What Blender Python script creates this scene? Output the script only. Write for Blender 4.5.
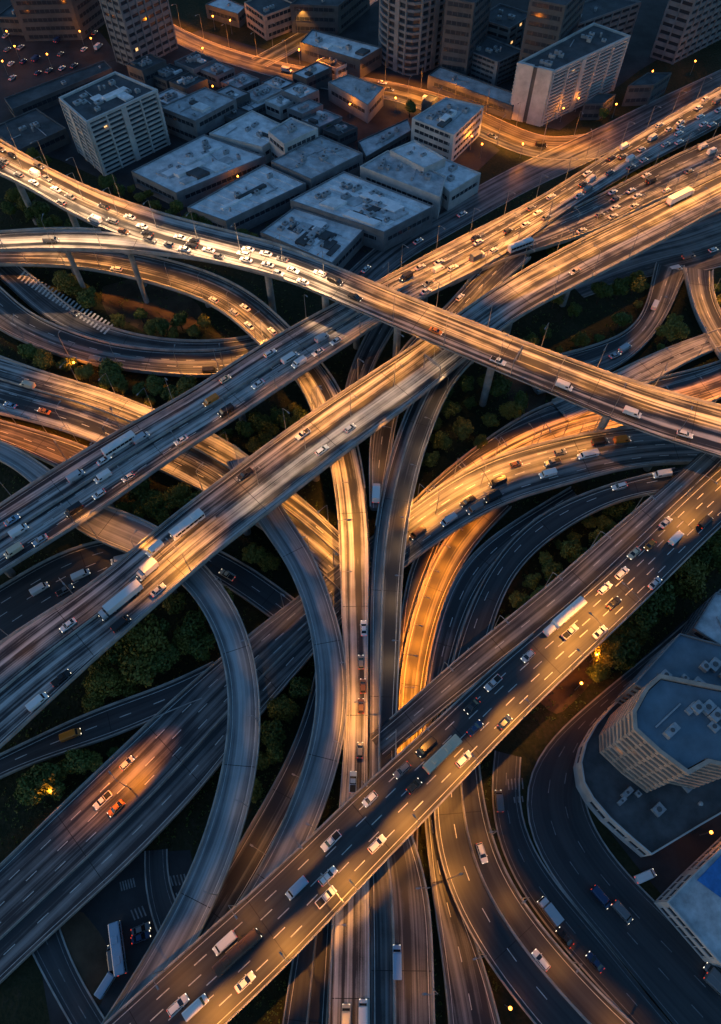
import bpy, math, random
from mathutils import Vector
R = math.radians
SC = bpy.context.scene
for o in list(bpy.data.objects):
    bpy.data.objects.remove(o)
COL = SC.collection
rnd = random.Random(11)

# ------------------------------------------------------------------ camera
CAM_H, TILT, FPX, W, H = 200.0, 30.0, 700.0, 721, 1024
cd = bpy.data.cameras.new('camera'); cam = bpy.data.objects.new('camera', cd); COL.objects.link(cam)
cam.location = (0, 0, CAM_H); cam.rotation_euler = (R(TILT), 0, 0)
cd.sensor_fit = 'VERTICAL'; cd.sensor_height = 36; cd.lens = 36 * FPX / H
cd.clip_start = 1; cd.clip_end = 6000
SC.camera = cam
SC.render.resolution_x = W; SC.render.resolution_y = H

# ------------------------------------------------------------------ sky, afterglow sun, exposure
wd = bpy.data.worlds.new('World'); SC.world = wd; wd.use_nodes = True
nt = wd.node_tree; nt.nodes.clear()
sky = nt.nodes.new('ShaderNodeTexSky'); sky.sky_type = 'NISHITA'; sky.sun_disc = False
SUN_EL, SUN_AZ = 3.0, -100.0            # low in the west (left), after-glow
sky.sun_elevation = R(SUN_EL); sky.sun_rotation = R(SUN_AZ)
sky.ozone_density = 3.2; sky.air_density = 1.0; sky.dust_density = 0.5
bg = nt.nodes.new('ShaderNodeBackground'); bg.inputs[1].default_value = 0.15
wo = nt.nodes.new('ShaderNodeOutputWorld')
nt.links.new(sky.outputs[0], bg.inputs[0]); nt.links.new(bg.outputs[0], wo.inputs[0])
sd = bpy.data.lights.new('sun', 'SUN'); so = bpy.data.objects.new('sun', sd); COL.objects.link(so)
sd.energy = 0.06; sd.angle = R(8); sd.color = (1.0, 0.72, 0.5)
so.rotation_euler = (R(90 - 9), 0, R(-SUN_AZ + 180 - 0))
so.location = (0, 0, 300)
SC.view_settings.view_transform = 'Standard'; SC.view_settings.look = 'None'
SC.view_settings.exposure = 1.5; SC.view_settings.gamma = 1.0
SC.view_settings.use_curve_mapping = False
LAMP_GAIN = 0.68

# ------------------------------------------------------------------ picture <-> ground helpers
CT, ST = math.cos(R(TILT)), math.sin(R(TILT))
def at(px, py, z=0.0):
    u = (px - W / 2) / FPX; v = (H / 2 - py) / FPX
    dx, dy, dz = u, v * CT + ST, v * ST - CT
    t = (z - CAM_H) / dz
    return Vector((dx * t, dy * t, z))
def pix(p):
    y, z = p.y, p.z - CAM_H
    d = y * ST - z * CT; v = y * CT + z * ST
    return (W / 2 + FPX * p.x / d, H / 2 - FPX * v / d, d)

# ------------------------------------------------------------------ materials
def mat(name, col=(.5, .5, .5), rough=.6, spec=.4, metal=0.0, var=0.0, scale=1.0, bump=0.0, emit=None, estr=0.0):
    m = bpy.data.materials.new(name); m.use_nodes = True
    n = m.node_tree.nodes; l = m.node_tree.links; b = n['Principled BSDF']
    b.inputs['Base Color'].default_value = (*col, 1); b.inputs['Roughness'].default_value = rough
    b.inputs['Specular IOR Level'].default_value = spec; b.inputs['Metallic'].default_value = metal
    if emit:
        b.inputs['Emission Color'].default_value = (*emit, 1); b.inputs['Emission Strength'].default_value = estr
    if var > 0:
        tc = n.new('ShaderNodeTexCoord'); no = n.new('ShaderNodeTexNoise')
        no.inputs['Scale'].default_value = scale; no.inputs['Detail'].default_value = 6; no.inputs['Roughness'].default_value = .65
        l.new(tc.outputs['Object'], no.inputs['Vector'])
        cr = n.new('ShaderNodeValToRGB')
        cr.color_ramp.elements[0].position = .3; cr.color_ramp.elements[1].position = .72
        cr.color_ramp.elements[0].color = (*[c * (1 - var) for c in col], 1)
        cr.color_ramp.elements[1].color = (*[min(.9, c * (1 + var)) for c in col], 1)
        l.new(no.outputs['Fac'], cr.inputs[0]); l.new(cr.outputs[0], b.inputs['Base Color'])
        if bump > 0:
            bp = n.new('ShaderNodeBump'); bp.inputs['Strength'].default_value = bump; bp.inputs['Distance'].default_value = .2
            l.new(no.outputs['Fac'], bp.inputs['Height']); l.new(bp.outputs[0], b.inputs['Normal'])
    return m

def asphalt(name, dark, light, contrast=1.0, rough=.5, mid=.5):
    """road surface: lengthwise pale bands painted in place of light trails (uv = metres along, metres across) + patches + grain"""
    m = bpy.data.materials.new(name); m.use_nodes = True
    n = m.node_tree.nodes; l = m.node_tree.links; b = n['Principled BSDF']
    uv = n.new('ShaderNodeUVMap'); uv.uv_map = 'UVMap'
    def noise(sx, sy, detail, off=0):
        mp = n.new('ShaderNodeMapping'); mp.inputs['Scale'].default_value = (sx, sy, 1); mp.inputs['Location'].default_value = (off, off, 0)
        no = n.new('ShaderNodeTexNoise'); no.inputs['Scale'].default_value = 1; no.inputs['Detail'].default_value = detail
        l.new(uv.outputs[0], mp.inputs[0]); l.new(mp.outputs[0], no.inputs['Vector']); return no.outputs['Fac']
    a = noise(.004, .42, 4, 3.1); c = noise(.02, 1.5, 3, 9.7); d = noise(.12, .12, 5, 21.3); e = noise(4, 4, 2, 5)
    def mth(op, x, y):
        k = n.new('ShaderNodeMath'); k.operation = op
        for i, q in enumerate((x, y)):
            if isinstance(q, (int, float)): k.inputs[i].default_value = q
            else: l.new(q, k.inputs[i])
        return k.outputs[0]
    s = mth('ADD', mth('MULTIPLY', a, .55), mth('MULTIPLY', c, .27))
    s = mth('ADD', s, mth('MULTIPLY', d, .16)); s = mth('ADD', s, mth('MULTIPLY', e, .04))
    cr = n.new('ShaderNodeValToRGB'); w = .15 / contrast
    cr.color_ramp.elements[0].position = mid - w; cr.color_ramp.elements[1].position = mid + w
    cr.color_ramp.elements[0].color = (*dark, 1); cr.color_ramp.elements[1].color = (*light, 1)
    l.new(s, cr.inputs[0]); l.new(cr.outputs[0], b.inputs['Base Color'])
    b.inputs['Roughness'].default_value = rough; b.inputs['Specular IOR Level'].default_value = .45
    bp = n.new('ShaderNodeBump'); bp.inputs['Strength'].default_value = .25; bp.inputs['Distance'].default_value = .03
    l.new(e, bp.inputs['Height']); l.new(bp.outputs[0], b.inputs['Normal'])
    return m

M = {}
M['streaky'] = asphalt('worn_asphalt_banded', (.017, .018, .021), (.46, .445, .42), 2.5, .48, .54)  # pale bands are traffic light trails painted into the base colour
M['medium'] = asphalt('worn_asphalt', (.018, .019, .022), (.21, .205, .20), 2.2, .48, .54)  # same painted trail bands, dimmer
M['dark'] = asphalt('dark_asphalt', (.014, .015, .018), (.052, .052, .054), 1.1, .5, .52)
M['pale'] = asphalt('pale_concrete_road', (.10, .104, .11), (.36, .36, .36), 1.9, .45, .51)
M['paint'] = mat('road_paint', (.52, .52, .49), .6, .3, var=.35, scale=.8)
M['faded'] = mat('faded_paint', (.19, .19, .19), .8, .2, var=.5, scale=.7)
M['concrete'] = mat('barrier_concrete', (.30, .285, .265), .75, .3, var=.4, scale=.25)
M['girder'] = mat('girder_concrete', (.20, .20, .20), .8, .3, var=.45, scale=.2)
M['pier'] = mat('pier_concrete', (.25, .24, .225), .8, .3, var=.35, scale=.3)
M['steel'] = mat('lamp_post_steel', (.28, .28, .28), .45, .5, .6)
M['trunk'] = mat('bark', (.07, .05, .035), .9, .2, var=.4, scale=2)
M['tyre'] = mat('tyre_rubber', (.02, .02, .02), .8, .3)
M['glass'] = mat('car_glass', (.012, .015, .02), .08, .6)
M['rim'] = mat('wheel_rim', (.4, .4, .4), .4, .5, .7)
M['head'] = mat('headlight_lens', (.8, .8, .75), .2, .5, emit=(1, .86, .62), estr=.9)
M['tail'] = mat('taillight_lens', (.5, .03, .02), .2, .5, emit=(1, .06, .02), estr=.5)
PAINTS = {'white': (.64, .64, .63), 'silver': (.42, .43, .45), 'grey': (.14, .145, .15), 'black': (.012, .012, .014),
          'dark blue': (.02, .045, .11), 'pale blue': (.25, .36, .48), 'orange': (.55, .17, .02), 'red': (.32, .02, .015), 'cream': (.55, .46, .33), 'brown': (.11, .05, .025)}
for k, c in PAINTS.items():
    M['car ' + k] = mat('car_paint_' + k.replace(' ', '_'), c, .3, .5)

def leaf(name, a, b_):
    m = bpy.data.materials.new(name); m.use_nodes = True
    n = m.node_tree.nodes; l = m.node_tree.links; b = n['Principled BSDF']
    g = n.new('ShaderNodeNewGeometry'); oi = n.new('ShaderNodeObjectInfo')
    ad = n.new('ShaderNodeMath'); ad.operation = 'MULTIPLY_ADD'; ad.inputs[1].default_value = .6
    l.new(g.outputs['Random Per Island'], ad.inputs[0])
    m2 = n.new('ShaderNodeMath'); m2.operation = 'MULTIPLY'; m2.inputs[1].default_value = .4
    l.new(oi.outputs['Random'], m2.inputs[0]); l.new(m2.outputs[0], ad.inputs[2])
    cr = n.new('ShaderNodeValToRGB'); cr.color_ramp.elements[0].color = (*a, 1); cr.color_ramp.elements[1].color = (*b_, 1)
    l.new(ad.outputs[0], cr.inputs[0]); l.new(cr.outputs[0], b.inputs['Base Color'])
    b.inputs['Roughness'].default_value = .6; b.inputs['Specular IOR Level'].default_value = .25
    return m
M['leaf'] = leaf('leaves_green', (.035, .055, .012), (.125, .16, .035))
M['leaf2'] = leaf('leaves_olive', (.07, .07, .012), (.20, .18, .035))

def ground_mat():
    m = bpy.data.materials.new('rough_ground'); m.use_nodes = True
    n = m.node_tree.nodes; l = m.node_tree.links; b = n['Principled BSDF']
    g = n.new('ShaderNodeNewGeometry')
    n1 = n.new('ShaderNodeTexNoise'); n1.inputs['Scale'].default_value = .035; n1.inputs['Detail'].default_value = 8; n1.inputs['Roughness'].default_value = .7
    n2 = n.new('ShaderNodeTexNoise'); n2.inputs['Scale'].default_value = .9; n2.inputs['Detail'].default_value = 6
    l.new(g.outputs['Position'], n1.inputs['Vector']); l.new(g.outputs['Position'], n2.inputs['Vector'])
    cr = n.new('ShaderNodeValToRGB'); e = cr.color_ramp.elements
    e[0].position = .36; e[0].color = (.012, .017, .008, 1); e[1].position = .68; e[1].color = (.055, .043, .03, 1)
    k = e.new(.52); k.color = (.028, .03, .014, 1)
    mx = n.new('ShaderNodeMix'); mx.data_type = 'FLOAT'; mx.inputs[0].default_value = .35
    l.new(n1.outputs['Fac'], mx.inputs[2]); l.new(n2.outputs['Fac'], mx.inputs[3])
    l.new(mx.outputs[0], cr.inputs[0]); l.new(cr.outputs[0], b.inputs['Base Color'])
    b.inputs['Roughness'].default_value = .95; b.inputs['Specular IOR Level'].default_value = .15
    bp = n.new('ShaderNodeBump'); bp.inputs['Strength'].default_value = .8; bp.inputs['Distance'].default_value = .5
    l.new(n2.outputs['Fac'], bp.inputs['Height']); l.new(bp.outputs[0], b.inputs['Normal'])
    return m
M['ground'] = ground_mat()

# ------------------------------------------------------------------ mesh helper
class MB:
    def __init__(s): s.v = []; s.f = []; s.mi = []; s.uv = []; s.mats = []
    def m(s, mt):
        if mt not in s.mats: s.mats.append(mt)
        return s.mats.index(mt)
    def face(s, pts, mt, uv=None):
        i = len(s.v); s.v += [tuple(p) for p in pts]; s.f.append(tuple(range(i, i + len(pts)))); s.mi.append(s.m(mt))
        s.uv.append(uv or [(p[0], p[1]) for p in pts])
    def box(s, c, d, mt, rz=0.0, taper=1.0):
        hx, hy, hz = d[0] / 2, d[1] / 2, d[2] / 2; ca, sa = math.cos(rz), math.sin(rz)
        P = []
        for z in (-hz, hz):
            t = taper if z > 0 else 1
            for x, y in ((-hx, -hy), (hx, -hy), (hx, hy), (-hx, hy)):
                x *= t; y *= t
                P.append((c[0] + x * ca - y * sa, c[1] + x * sa + y * ca, c[2] + z))
        for q in ((3, 2, 1, 0), (4, 5, 6, 7), (0, 1, 5, 4), (1, 2, 6, 5), (2, 3, 7, 6), (3, 0, 4, 7)):
            s.face([P[k] for k in q], mt)
    def prism(s, poly, z0, z1, mt, top=True, bot=False, topm=None):
        n = len(poly)
        for i in range(n):
            a, b = poly[i], poly[(i + 1) % n]
            s.face([(a[0], a[1], z0), (b[0], b[1], z0), (b[0], b[1], z1), (a[0], a[1], z1)], mt)
        if top: s.face([(p[0], p[1], z1) for p in poly], topm or mt)
        if bot: s.face([(p[0], p[1], z0) for p in reversed(poly)], mt)
    def ring(s, outer, inner, z0, z1, mt):
        n = len(outer)
        for i in range(n):
            j = (i + 1) % n; a, b, c, d = outer[i], outer[j], inner[j], inner[i]
            s.face([(a[0], a[1], z0), (b[0], b[1], z0), (b[0], b[1], z1), (a[0], a[1], z1)], mt)
            s.face([(c[0], c[1], z0), (d[0], d[1], z0), (d[0], d[1], z1), (c[0], c[1], z1)], mt)
            s.face([(a[0], a[1], z1), (b[0], b[1], z1), (c[0], c[1], z1), (d[0], d[1], z1)], mt)
            s.face([(d[0], d[1], z0), (c[0], c[1], z0), (b[0], b[1], z0), (a[0], a[1], z0)], mt)
    def tube(s, pts, rad, mt, n=8, cap=True):
        rings = []
        for i, p in enumerate(pts):
            p = Vector(p); a = Vector(pts[max(i - 1, 0)]); b = Vector(pts[min(i + 1, len(pts) - 1)])
            t = (b - a).normalized(); r = rad[i] if isinstance(rad, (list, tuple)) else rad
            u = t.orthogonal().normalized(); w = t.cross(u)
            rings.append([p + (u * math.cos(k * 2 * math.pi / n) + w * math.sin(k * 2 * math.pi / n)) * r for k in range(n)])
        for A, B in zip(rings, rings[1:]):
            for k in range(n): s.face([A[k], A[(k + 1) % n], B[(k + 1) % n], B[k]], mt)
        if cap: s.face(list(reversed(rings[0])), mt); s.face(rings[-1], mt)
    def loft(s, loops, mt, cap=True):
        n = len(loops[0])
        for A, B in zip(loops, loops[1:]):
            for k in range(n): s.face([A[k], A[(k + 1) % n], B[(k + 1) % n], B[k]], mt)
        if cap: s.face(list(reversed(loops[0])), mt); s.face(loops[-1], mt)
    def mesh(s, name, off=(0, 0, 0), smooth=False):
        me = bpy.data.meshes.new(name)
        vs = [(v[0] - off[0], v[1] - off[1], v[2] - off[2]) for v in s.v]
        me.from_pydata(vs, [], s.f)
        for mt in s.mats: me.materials.append(mt)
        me.polygons.foreach_set('material_index', s.mi)
        ul = me.uv_layers.new(name='UVMap'); k = 0
        flat = []
        for u in s.uv:
            for q in u: flat += [q[0], q[1]]
        ul.data.foreach_set('uv', flat)
        if smooth: me.polygons.foreach_set('use_smooth', [True] * len(me.polygons))
        me.update(); return me
    def build(s, name, parent=None, smooth=False, world=True):
        """world=True: vertices are in world space and get re-based on the parent's location"""
        off = parent.location if (parent and world) else (0, 0, 0)
        o = bpy.data.objects.new(name, s.mesh(name, off, smooth)); COL.objects.link(o)
        if parent: o.parent = parent
        return o

def tag(o, label=None, cat=None, group=None, kind=None):
    if label: o['label'] = label
    if cat: o['category'] = cat
    if group: o['group'] = group
    if kind: o['kind'] = kind
    return o
def empty(name, loc=(0, 0, 0), rz=0.0):
    o = bpy.data.objects.new(name, None); COL.objects.link(o); o.location = loc; o.rotation_euler = (0, 0, rz)
    o.empty_display_size = .5; return o
def copy_tree(o, parent=None):
    c = o.copy(); COL.objects.link(c)
    if parent: c.parent = parent
    for ch in o.children: copy_tree(ch, c)
    return c
ORD = ['first', 'second', 'third', 'fourth', 'fifth', 'sixth', 'seventh', 'eighth', 'ninth', 'tenth', 'eleventh', 'twelfth']
def ordn(i):
    if i < 12: return ORD[i]
    k = i + 1; suf = 'th' if 10 <= k % 100 <= 20 else {1: 'st', 2: 'nd', 3: 'rd'}.get(k % 10, 'th')
    return f'{k}{suf}'

# ------------------------------------------------------------------ ground
g = MB(); S = 3000
g.face([(-S, -S, 0), (S, -S, 0), (S, S, 0), (-S, S, 0)], M['ground'])
tag(g.build('ground'), kind='structure')

# ------------------------------------------------------------------ roads
ROADS = {}
def resample(P, step=3.0, smooth=10):
    """Catmull-Rom through world points, then even steps; P is a list of 6-tuples (left xyz, right xyz)"""
    P = [list(p) for p in P]; n = len(P)
    ex0 = [2 * a - b for a, b in zip(P[0], P[1])]; ex1 = [2 * a - b for a, b in zip(P[-1], P[-2])]
    Q = [ex0] + P + [ex1]; out = []; par = []
    for i in range(1, n):
        p0, p1, p2, p3 = Q[i - 1], Q[i], Q[i + 1], Q[i + 2]
        L = math.dist([(p1[k] + p1[k + 3]) / 2 for k in range(3)], [(p2[k] + p2[k + 3]) / 2 for k in range(3)])
        m = max(2, int(L / step))
        for j in range(m):
            t = j / m
            out.append([.5 * (2 * b + (c - a) * t + (2 * a - 5 * b + 4 * c - d) * t * t + (-a + 3 * b - 3 * c + d) * t ** 3)
                        for a, b, c, d in zip(p0, p1, p2, p3)]); par.append(i - 1 + t)
    out.append(list(P[-1])); par.append(n - 1)
    for _ in range(smooth):
        out = [out[0]] + [[.25 * a + .5 * b + .25 * c for a, b, c in zip(out[i - 1], out[i], out[i + 1])] for i in range(1, len(out) - 1)] + [out[-1]]
    return out, par

class Road: pass
def road(key, name, phrase, label, secs, z, surf='medium', ground=False, lanes=None, para=((0, 99), (0, 99)), med=(), edge=True,
         thick=1.7, dz=0.0, dash=True, cat='overpass', piers=True, smooth=10):
    n = len(secs)
    zs = [z] * n if isinstance(z, (int, float)) else list(z)
    P = []
    for (x1, y1, x2, y2), zz in zip(secs, zs):
        a = at(x1, y1, zz); b = at(x2, y2, zz); P.append((*a, *b))
    pts, par = resample(P, smooth=smooth)
    r = Road(); r.key = key; r.phrase = phrase; r.par = par; r.ground = ground
    Lf = [Vector(p[:3]) for p in pts]; Rt = [Vector(p[3:]) for p in pts]
    c = [(a + b) / 2 for a, b in zip(Lf, Rt)]
    def square(E):            # edge points straight across from each centre point
        out = []
        for i, q in enumerate(c):
            t = (c[min(i + 1, len(c) - 1)] - c[max(i - 1, 0)]); t.z = 0; t.normalize(); best = None
            for j in range(max(0, i - 30), min(len(E) - 1, i + 30)):
                a, b = (E[j] - q).dot(t), (E[j + 1] - q).dot(t)
                if (a <= 0) != (b <= 0):
                    x = E[j].lerp(E[j + 1], a / (a - b))
                    if best is None or (x - q).length < (best - q).length: best = x
            if best is None: d = E[i] - q; best = q + d - t * d.dot(t)
            out.append(Vector((best.x, best.y, q.z)))
        for _ in range(6): out = [out[0]] + [out[k - 1] * .25 + out[k] * .5 + out[k + 1] * .25 for k in range(1, len(out) - 1)] + [out[-1]]
        return out
    Lf, Rt = square(Lf), square(Rt); c = [(a + b) / 2 for a, b in zip(Lf, Rt)]
    mid = len(c) // 2
    if (c[mid + 1] - c[mid]).cross(Lf[mid] - Rt[mid]).z < 0:     # keep "left" on the left of travel
        Lf, Rt = Rt, Lf; para = (para[1], para[0]); med = [(1 - v, a, b) for v, a, b in med]; r.flip = True
    else: r.flip = False
    r.L, r.R, r.c = Lf, Rt, c; r.para = para; r.med = med; r.dz = dz
    r.s = [0.0]
    for a, b in zip(c, c[1:]): r.s.append(r.s[-1] + (b - a).length)
    r.w = [(a - b).length for a, b in zip(Lf, Rt)]
    r.surf, r.lanes, r.edge, r.dash, r.thick, r.name, r.label, r.cat, r.piers = surf, lanes, edge, dash, thick, name, label, cat, piers
    ROADS[key] = r; return r

def inside_quad(p, q):
    sgn = 0
    for i in range(4):
        a, b = q[i], q[(i + 1) % 4]
        cr = (b.x - a.x) * (p.y - a.y) - (b.y - a.y) * (p.x - a.x)
        if abs(cr) < 1e-9: continue
        if sgn == 0: sgn = 1 if cr > 0 else -1
        elif (cr > 0) != (sgn > 0): return False
    return True
def road_hits(p, margin=0.0, skip=None):
    """(road, deck height) for each road whose plan covers p"""
    out = []
    for r in ROADS.values():
        if r.key == skip: continue
        for i in range(len(r.c) - 1):
            if abs(r.c[i].x - p.x) + abs(r.c[i].y - p.y) > r.w[i] + margin * 2 + 8: continue
            a, b, c_, d = r.L[i], r.L[i + 1], r.R[i + 1], r.R[i]
            if margin:
                nl = (a - d).normalized() * margin; nl2 = (b - c_).normalized() * margin
                a, d, b, c_ = a + nl, d - nl, b + nl2, c_ - nl2
            if inside_quad(p, (a, b, c_, d)): out.append((r, r.c[i].z)); break
    return out

def build_road(r):
    n = len(r.c); up = Vector((0, 0, 1))
    ground = r.ground
    midp = r.c[n // 2]
    root = empty(r.name, (midp.x, midp.y, 0))
    if ground: tag(root, r.label, None, kind='structure')
    else: tag(root, r.label, r.cat, 'elevated roads of the interchange')
    sm = M[r.surf]; mb = MB(); dzv = Vector((0, 0, r.dz))
    across = [(a - b).normalized() for a, b in zip(r.L, r.R)]
    for i in range(n - 1):
        s0, s1 = r.s[i], r.s[i + 1]; w0, w1 = r.w[i], r.w[i + 1]
        o = len(r.name + r.key) * 37.0
        mb.face([r.R[i] + dzv, r.R[i + 1] + dzv, r.L[i + 1] + dzv, r.L[i] + dzv], sm, [(s0, -w0 / 2 + o), (s1, -w1 / 2 + o), (s1, w1 / 2 + o), (s0, w0 / 2 + o)])
    def pt(s, v):        # s metres along, v metres from the right edge
        import bisect
        i = min(max(bisect.bisect_right(r.s, s) - 1, 0), n - 2); t = (s - r.s[i]) / max(1e-6, r.s[i + 1] - r.s[i])
        a = r.R[i].lerp(r.R[i + 1], t); b = r.L[i].lerp(r.L[i + 1], t)
        return a + (b - a).normalized() * v, (b - a).length
    r.pt = pt
    PM = M['faded'] if ground else M['paint']
    def line(s0, s1, vf, wd=.2):
        st = max(1, int((s1 - s0) / 3))
        for k in range(st):
            a, b = s0 + (s1 - s0) * k / st, s0 + (s1 - s0) * (k + 1) / st
            pa, wa = pt(a, 0); pb, wb = pt(b, 0)
            va, vb = vf(wa), vf(wb)
            u = up * (.02 + r.dz)
            mb.face([pt(a, va - wd / 2)[0] + u, pt(b, vb - wd / 2)[0] + u, pt(b, vb + wd / 2)[0] + u, pt(a, va + wd / 2)[0] + u], PM)
    T = r.s[-1]
    if r.edge:
        line(0, T, lambda w: .85, .14); line(0, T, lambda w: w - .85, .14)
    if r.dash:
        wm = sum(r.w) / n; nl = r.lanes or max(1, round((wm - 1.6) / 3.6))
        for q in range(1, nl):
            if any(abs(q / nl - v) < .5 / nl for v, a, b in r.med): continue
            s = 2 + 3 * (q % 2)
            while s < T - 4:
                line(s, s + 3.2, lambda w, q=q: .85 + (w - 1.7) * q / nl, .2); s += 9.5
    if not ground:
        s = 9.0
        while s < T - 2:
            u = up * (.012 + r.dz); wa = pt(s, 0)[1]
            mb.face([pt(s, .1)[0] + u, pt(s + .16, .1)[0] + u, pt(s + .16, wa - .1)[0] + u, pt(s, wa - .1)[0] + u], M['tyre']); s += 31
    mb.build('road_surface', root)
    if ground:
        for side, rng in ((0, r.para[0]), (1, r.para[1])):
            kb = MB(); E = r.L if side == 0 else r.R; sg = 1 if side == 0 else -1; got = False
            for i in range(n - 1):
                if not (rng[0] <= r.par[i] < rng[1]): continue
                got = True
                a0, a1 = E[i], E[i + 1]; b0, b1 = a0 + across[i] * sg * .4, a1 + across[i + 1] * sg * .4
                u = up * .14; d = up * -.3
                fs = [[a0 + d, a1 + d, a1 + u, a0 + u], [a0 + u, a1 + u, b1 + u, b0 + u], [b0 + u, b1 + u, b1 + d, b0 + d]]
                for f in fs: kb.face(f if side == 1 else list(reversed(f)), M['concrete'])
            if got: kb.build('kerb', root)
    else:
        gb = MB()
        for i in range(n - 1):
            ins0, ins1 = min(2.2, r.w[i] * .22), min(2.2, r.w[i + 1] * .22); t = r.thick; e = up * .01
            l0, l1, r0, r1 = r.L[i] + across[i] * .35, r.L[i + 1] + across[i + 1] * .35, r.R[i] - across[i] * .35, r.R[i + 1] - across[i + 1] * .35
            a = up * -.75; b = up * -t; e = up * (-.02 + r.dz)
            li0, li1, ri0, ri1 = l0 - across[i] * ins0, l1 - across[i + 1] * ins1, r0 + across[i] * ins0, r1 + across[i + 1] * ins1
            gb.face([l0 + e, l1 + e, l1 + a, l0 + a], M['girder']); gb.face([l0 + a, l1 + a, li1 + b, li0 + b], M['girder'])
            gb.face([r1 + e, r0 + e, r0 + a, r1 + a], M['girder']); gb.face([r1 + a, r0 + a, ri0 + b, ri1 + b], M['girder'])
            gb.face([li0 + b, li1 + b, ri1 + b, ri0 + b], M['girder'])
        gb.build('deck_girder', root)
        for side, rng in ((0, r.para[0]), (1, r.para[1])):
            kb = MB(); E = r.L if side == 0 else r.R; sg = 1 if side == 0 else -1; got = False
            for i in range(n - 1):
                if not (rng[0] <= r.par[i] < rng[1]): continue
                got = True
                o0, o1 = E[i] + across[i] * sg * .36, E[i + 1] + across[i + 1] * sg * .36
                i0, i1 = E[i] - across[i] * sg * .06, E[i + 1] - across[i + 1] * sg * .06
                t0, t1 = E[i] + across[i] * sg * .1, E[i + 1] + across[i + 1] * sg * .1
                u = up * .95; d = up * -.25
                fs = [[o0 + d, o1 + d, o1 + u, o0 + u], [o0 + u, o1 + u, t1 + u, t0 + u], [t0 + u, t1 + u, i1 + up * .02, i0 + up * .02]]
                for f in fs: kb.face(list(reversed(f)) if side == 0 else f, M['concrete'])
            if got: kb.build('parapet', root)
    for (vf, i0, i1) in r.med:
        kb = MB()
        for i in range(n - 1):
            if not (i0 <= r.par[i] < i1): continue
            cs = []
            for k in (i, i + 1):
                cpt = r.R[k].lerp(r.L[k], vf); ax = across[k]
                cs.append([cpt - ax * .32 + up * (r.dz + .01), cpt - ax * .11 + up * .85, cpt + ax * .11 + up * .85, cpt + ax * .32 + up * (r.dz + .01)])
            A, B = cs
            for k in range(3): kb.face([A[k], B[k], B[k + 1], A[k + 1]], M['concrete'])
        if kb.f: kb.build('median_barrier', root)
    if not ground and r.piers:
        s = 14.0
        while s < T - 8:
            p, w = pt(s, 0); q, _ = pt(s, w / 2)
            hgt = q.z - r.thick
            placed = False
            if hgt > 2.0:
                for ds in (0, 6, -6, 11, -11):
                    q2, _ = pt(min(max(s + ds, 3), T - 3), w / 2)
                    hh = [h for h in road_hits(q2, 1.6, r.key) if h[1] < q2.z - .5]
                    pp = pix(q2)
                    if not hh and -80 < pp[0] < W + 80 and -50 < pp[1] < H + 120:
                        pb = MB(); rr = 1.0 if w < 12 else 1.3
                        pb.tube([(q2.x, q2.y, -.3), (q2.x, q2.y, hgt - 1.6)], rr, M['pier'], 12)
                        ax = (pt(s, 1)[0] - p).normalized(); rz = math.atan2(ax.y, ax.x)
                        L_ = w - 4.6 if w > 9 else w * .5
                        pb.box((q2.x, q2.y, hgt - .85), (max(2.4, L_), 2.0, 1.66), M['pier'], rz)
                        pb.build('pier', root); break
            s += 30
    r.root = root

# ---- the elevated roads: (left edge, right edge) picture points carried to each deck's real height
road('top', 'flyover', 'the topmost curved flyover', 'topmost flyover curving over every other road from upper left to right',
     [(-60,104,-60,146),(0,141,-6,171),(40,165,30,188),(80,185,66,210),(120,201,109,231),(166,216,160,246),(200,225,200,258),(280,246,278,276),(330,266,330,297),(380,287,380,319),(460,319,460,353),(510,338,508,374),(560,357,558,394),(621,379,621,422),(680,397,680,443),(721,407,721,455),(800,428,800,482)],
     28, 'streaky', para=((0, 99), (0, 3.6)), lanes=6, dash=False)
road('topleft', 'flyover_ramp', 'the flyover ramp at the left edge', 'ramp joining the topmost flyover from the left edge of the picture',
     [(-60,238,-60,252),(0,233,0,250),(60,229,60,249),(109,231,105,250),(150,238,150,252.5),(200,247,200,258.5),(250,262,250,269),(285,274,285,278.5)],
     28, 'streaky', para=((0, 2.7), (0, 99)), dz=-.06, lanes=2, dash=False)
road('upper', 'highway', 'the upper diagonal highway', 'upper diagonal highway crowded with cars passing under the topmost flyover',
     [(-60,545,-60,612),(0,507,0,572),(50,473,66,531),(100,443,118,497),(152,414,172,457),(200,387,235,418),(240,360,290,380),(290,330,346,345),(330,309,385,317),(377,284,420,298),(443,248,474,272),(490,224,512,249),(537,200,548,224),(585,170,592,195),(632,140,638,167),(673,115,678,147),(721,88,721,124),(800,44,800,78)],
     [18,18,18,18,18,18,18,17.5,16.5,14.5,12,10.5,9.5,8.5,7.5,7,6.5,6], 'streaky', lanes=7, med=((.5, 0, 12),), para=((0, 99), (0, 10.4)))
road('upper2', 'highway_carriageway', 'the right carriageway of the upper highway', 'right hand carriageway of the upper highway beyond the tree lined median',
     [(440,278,452,284),(485,250,497,262),(520,236,529,252),(550,221,563,242),(592,200,604,227),(640,175,654,201),(676,156,690,187),(721,136,721,172),(800,98,800,134)],
     [12,10.6,9.9,9.2,8.4,7.6,7.1,6.5,6], 'streaky', dz=-.06, lanes=4, para=((3.6, 99), (0.6, 99)))
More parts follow.
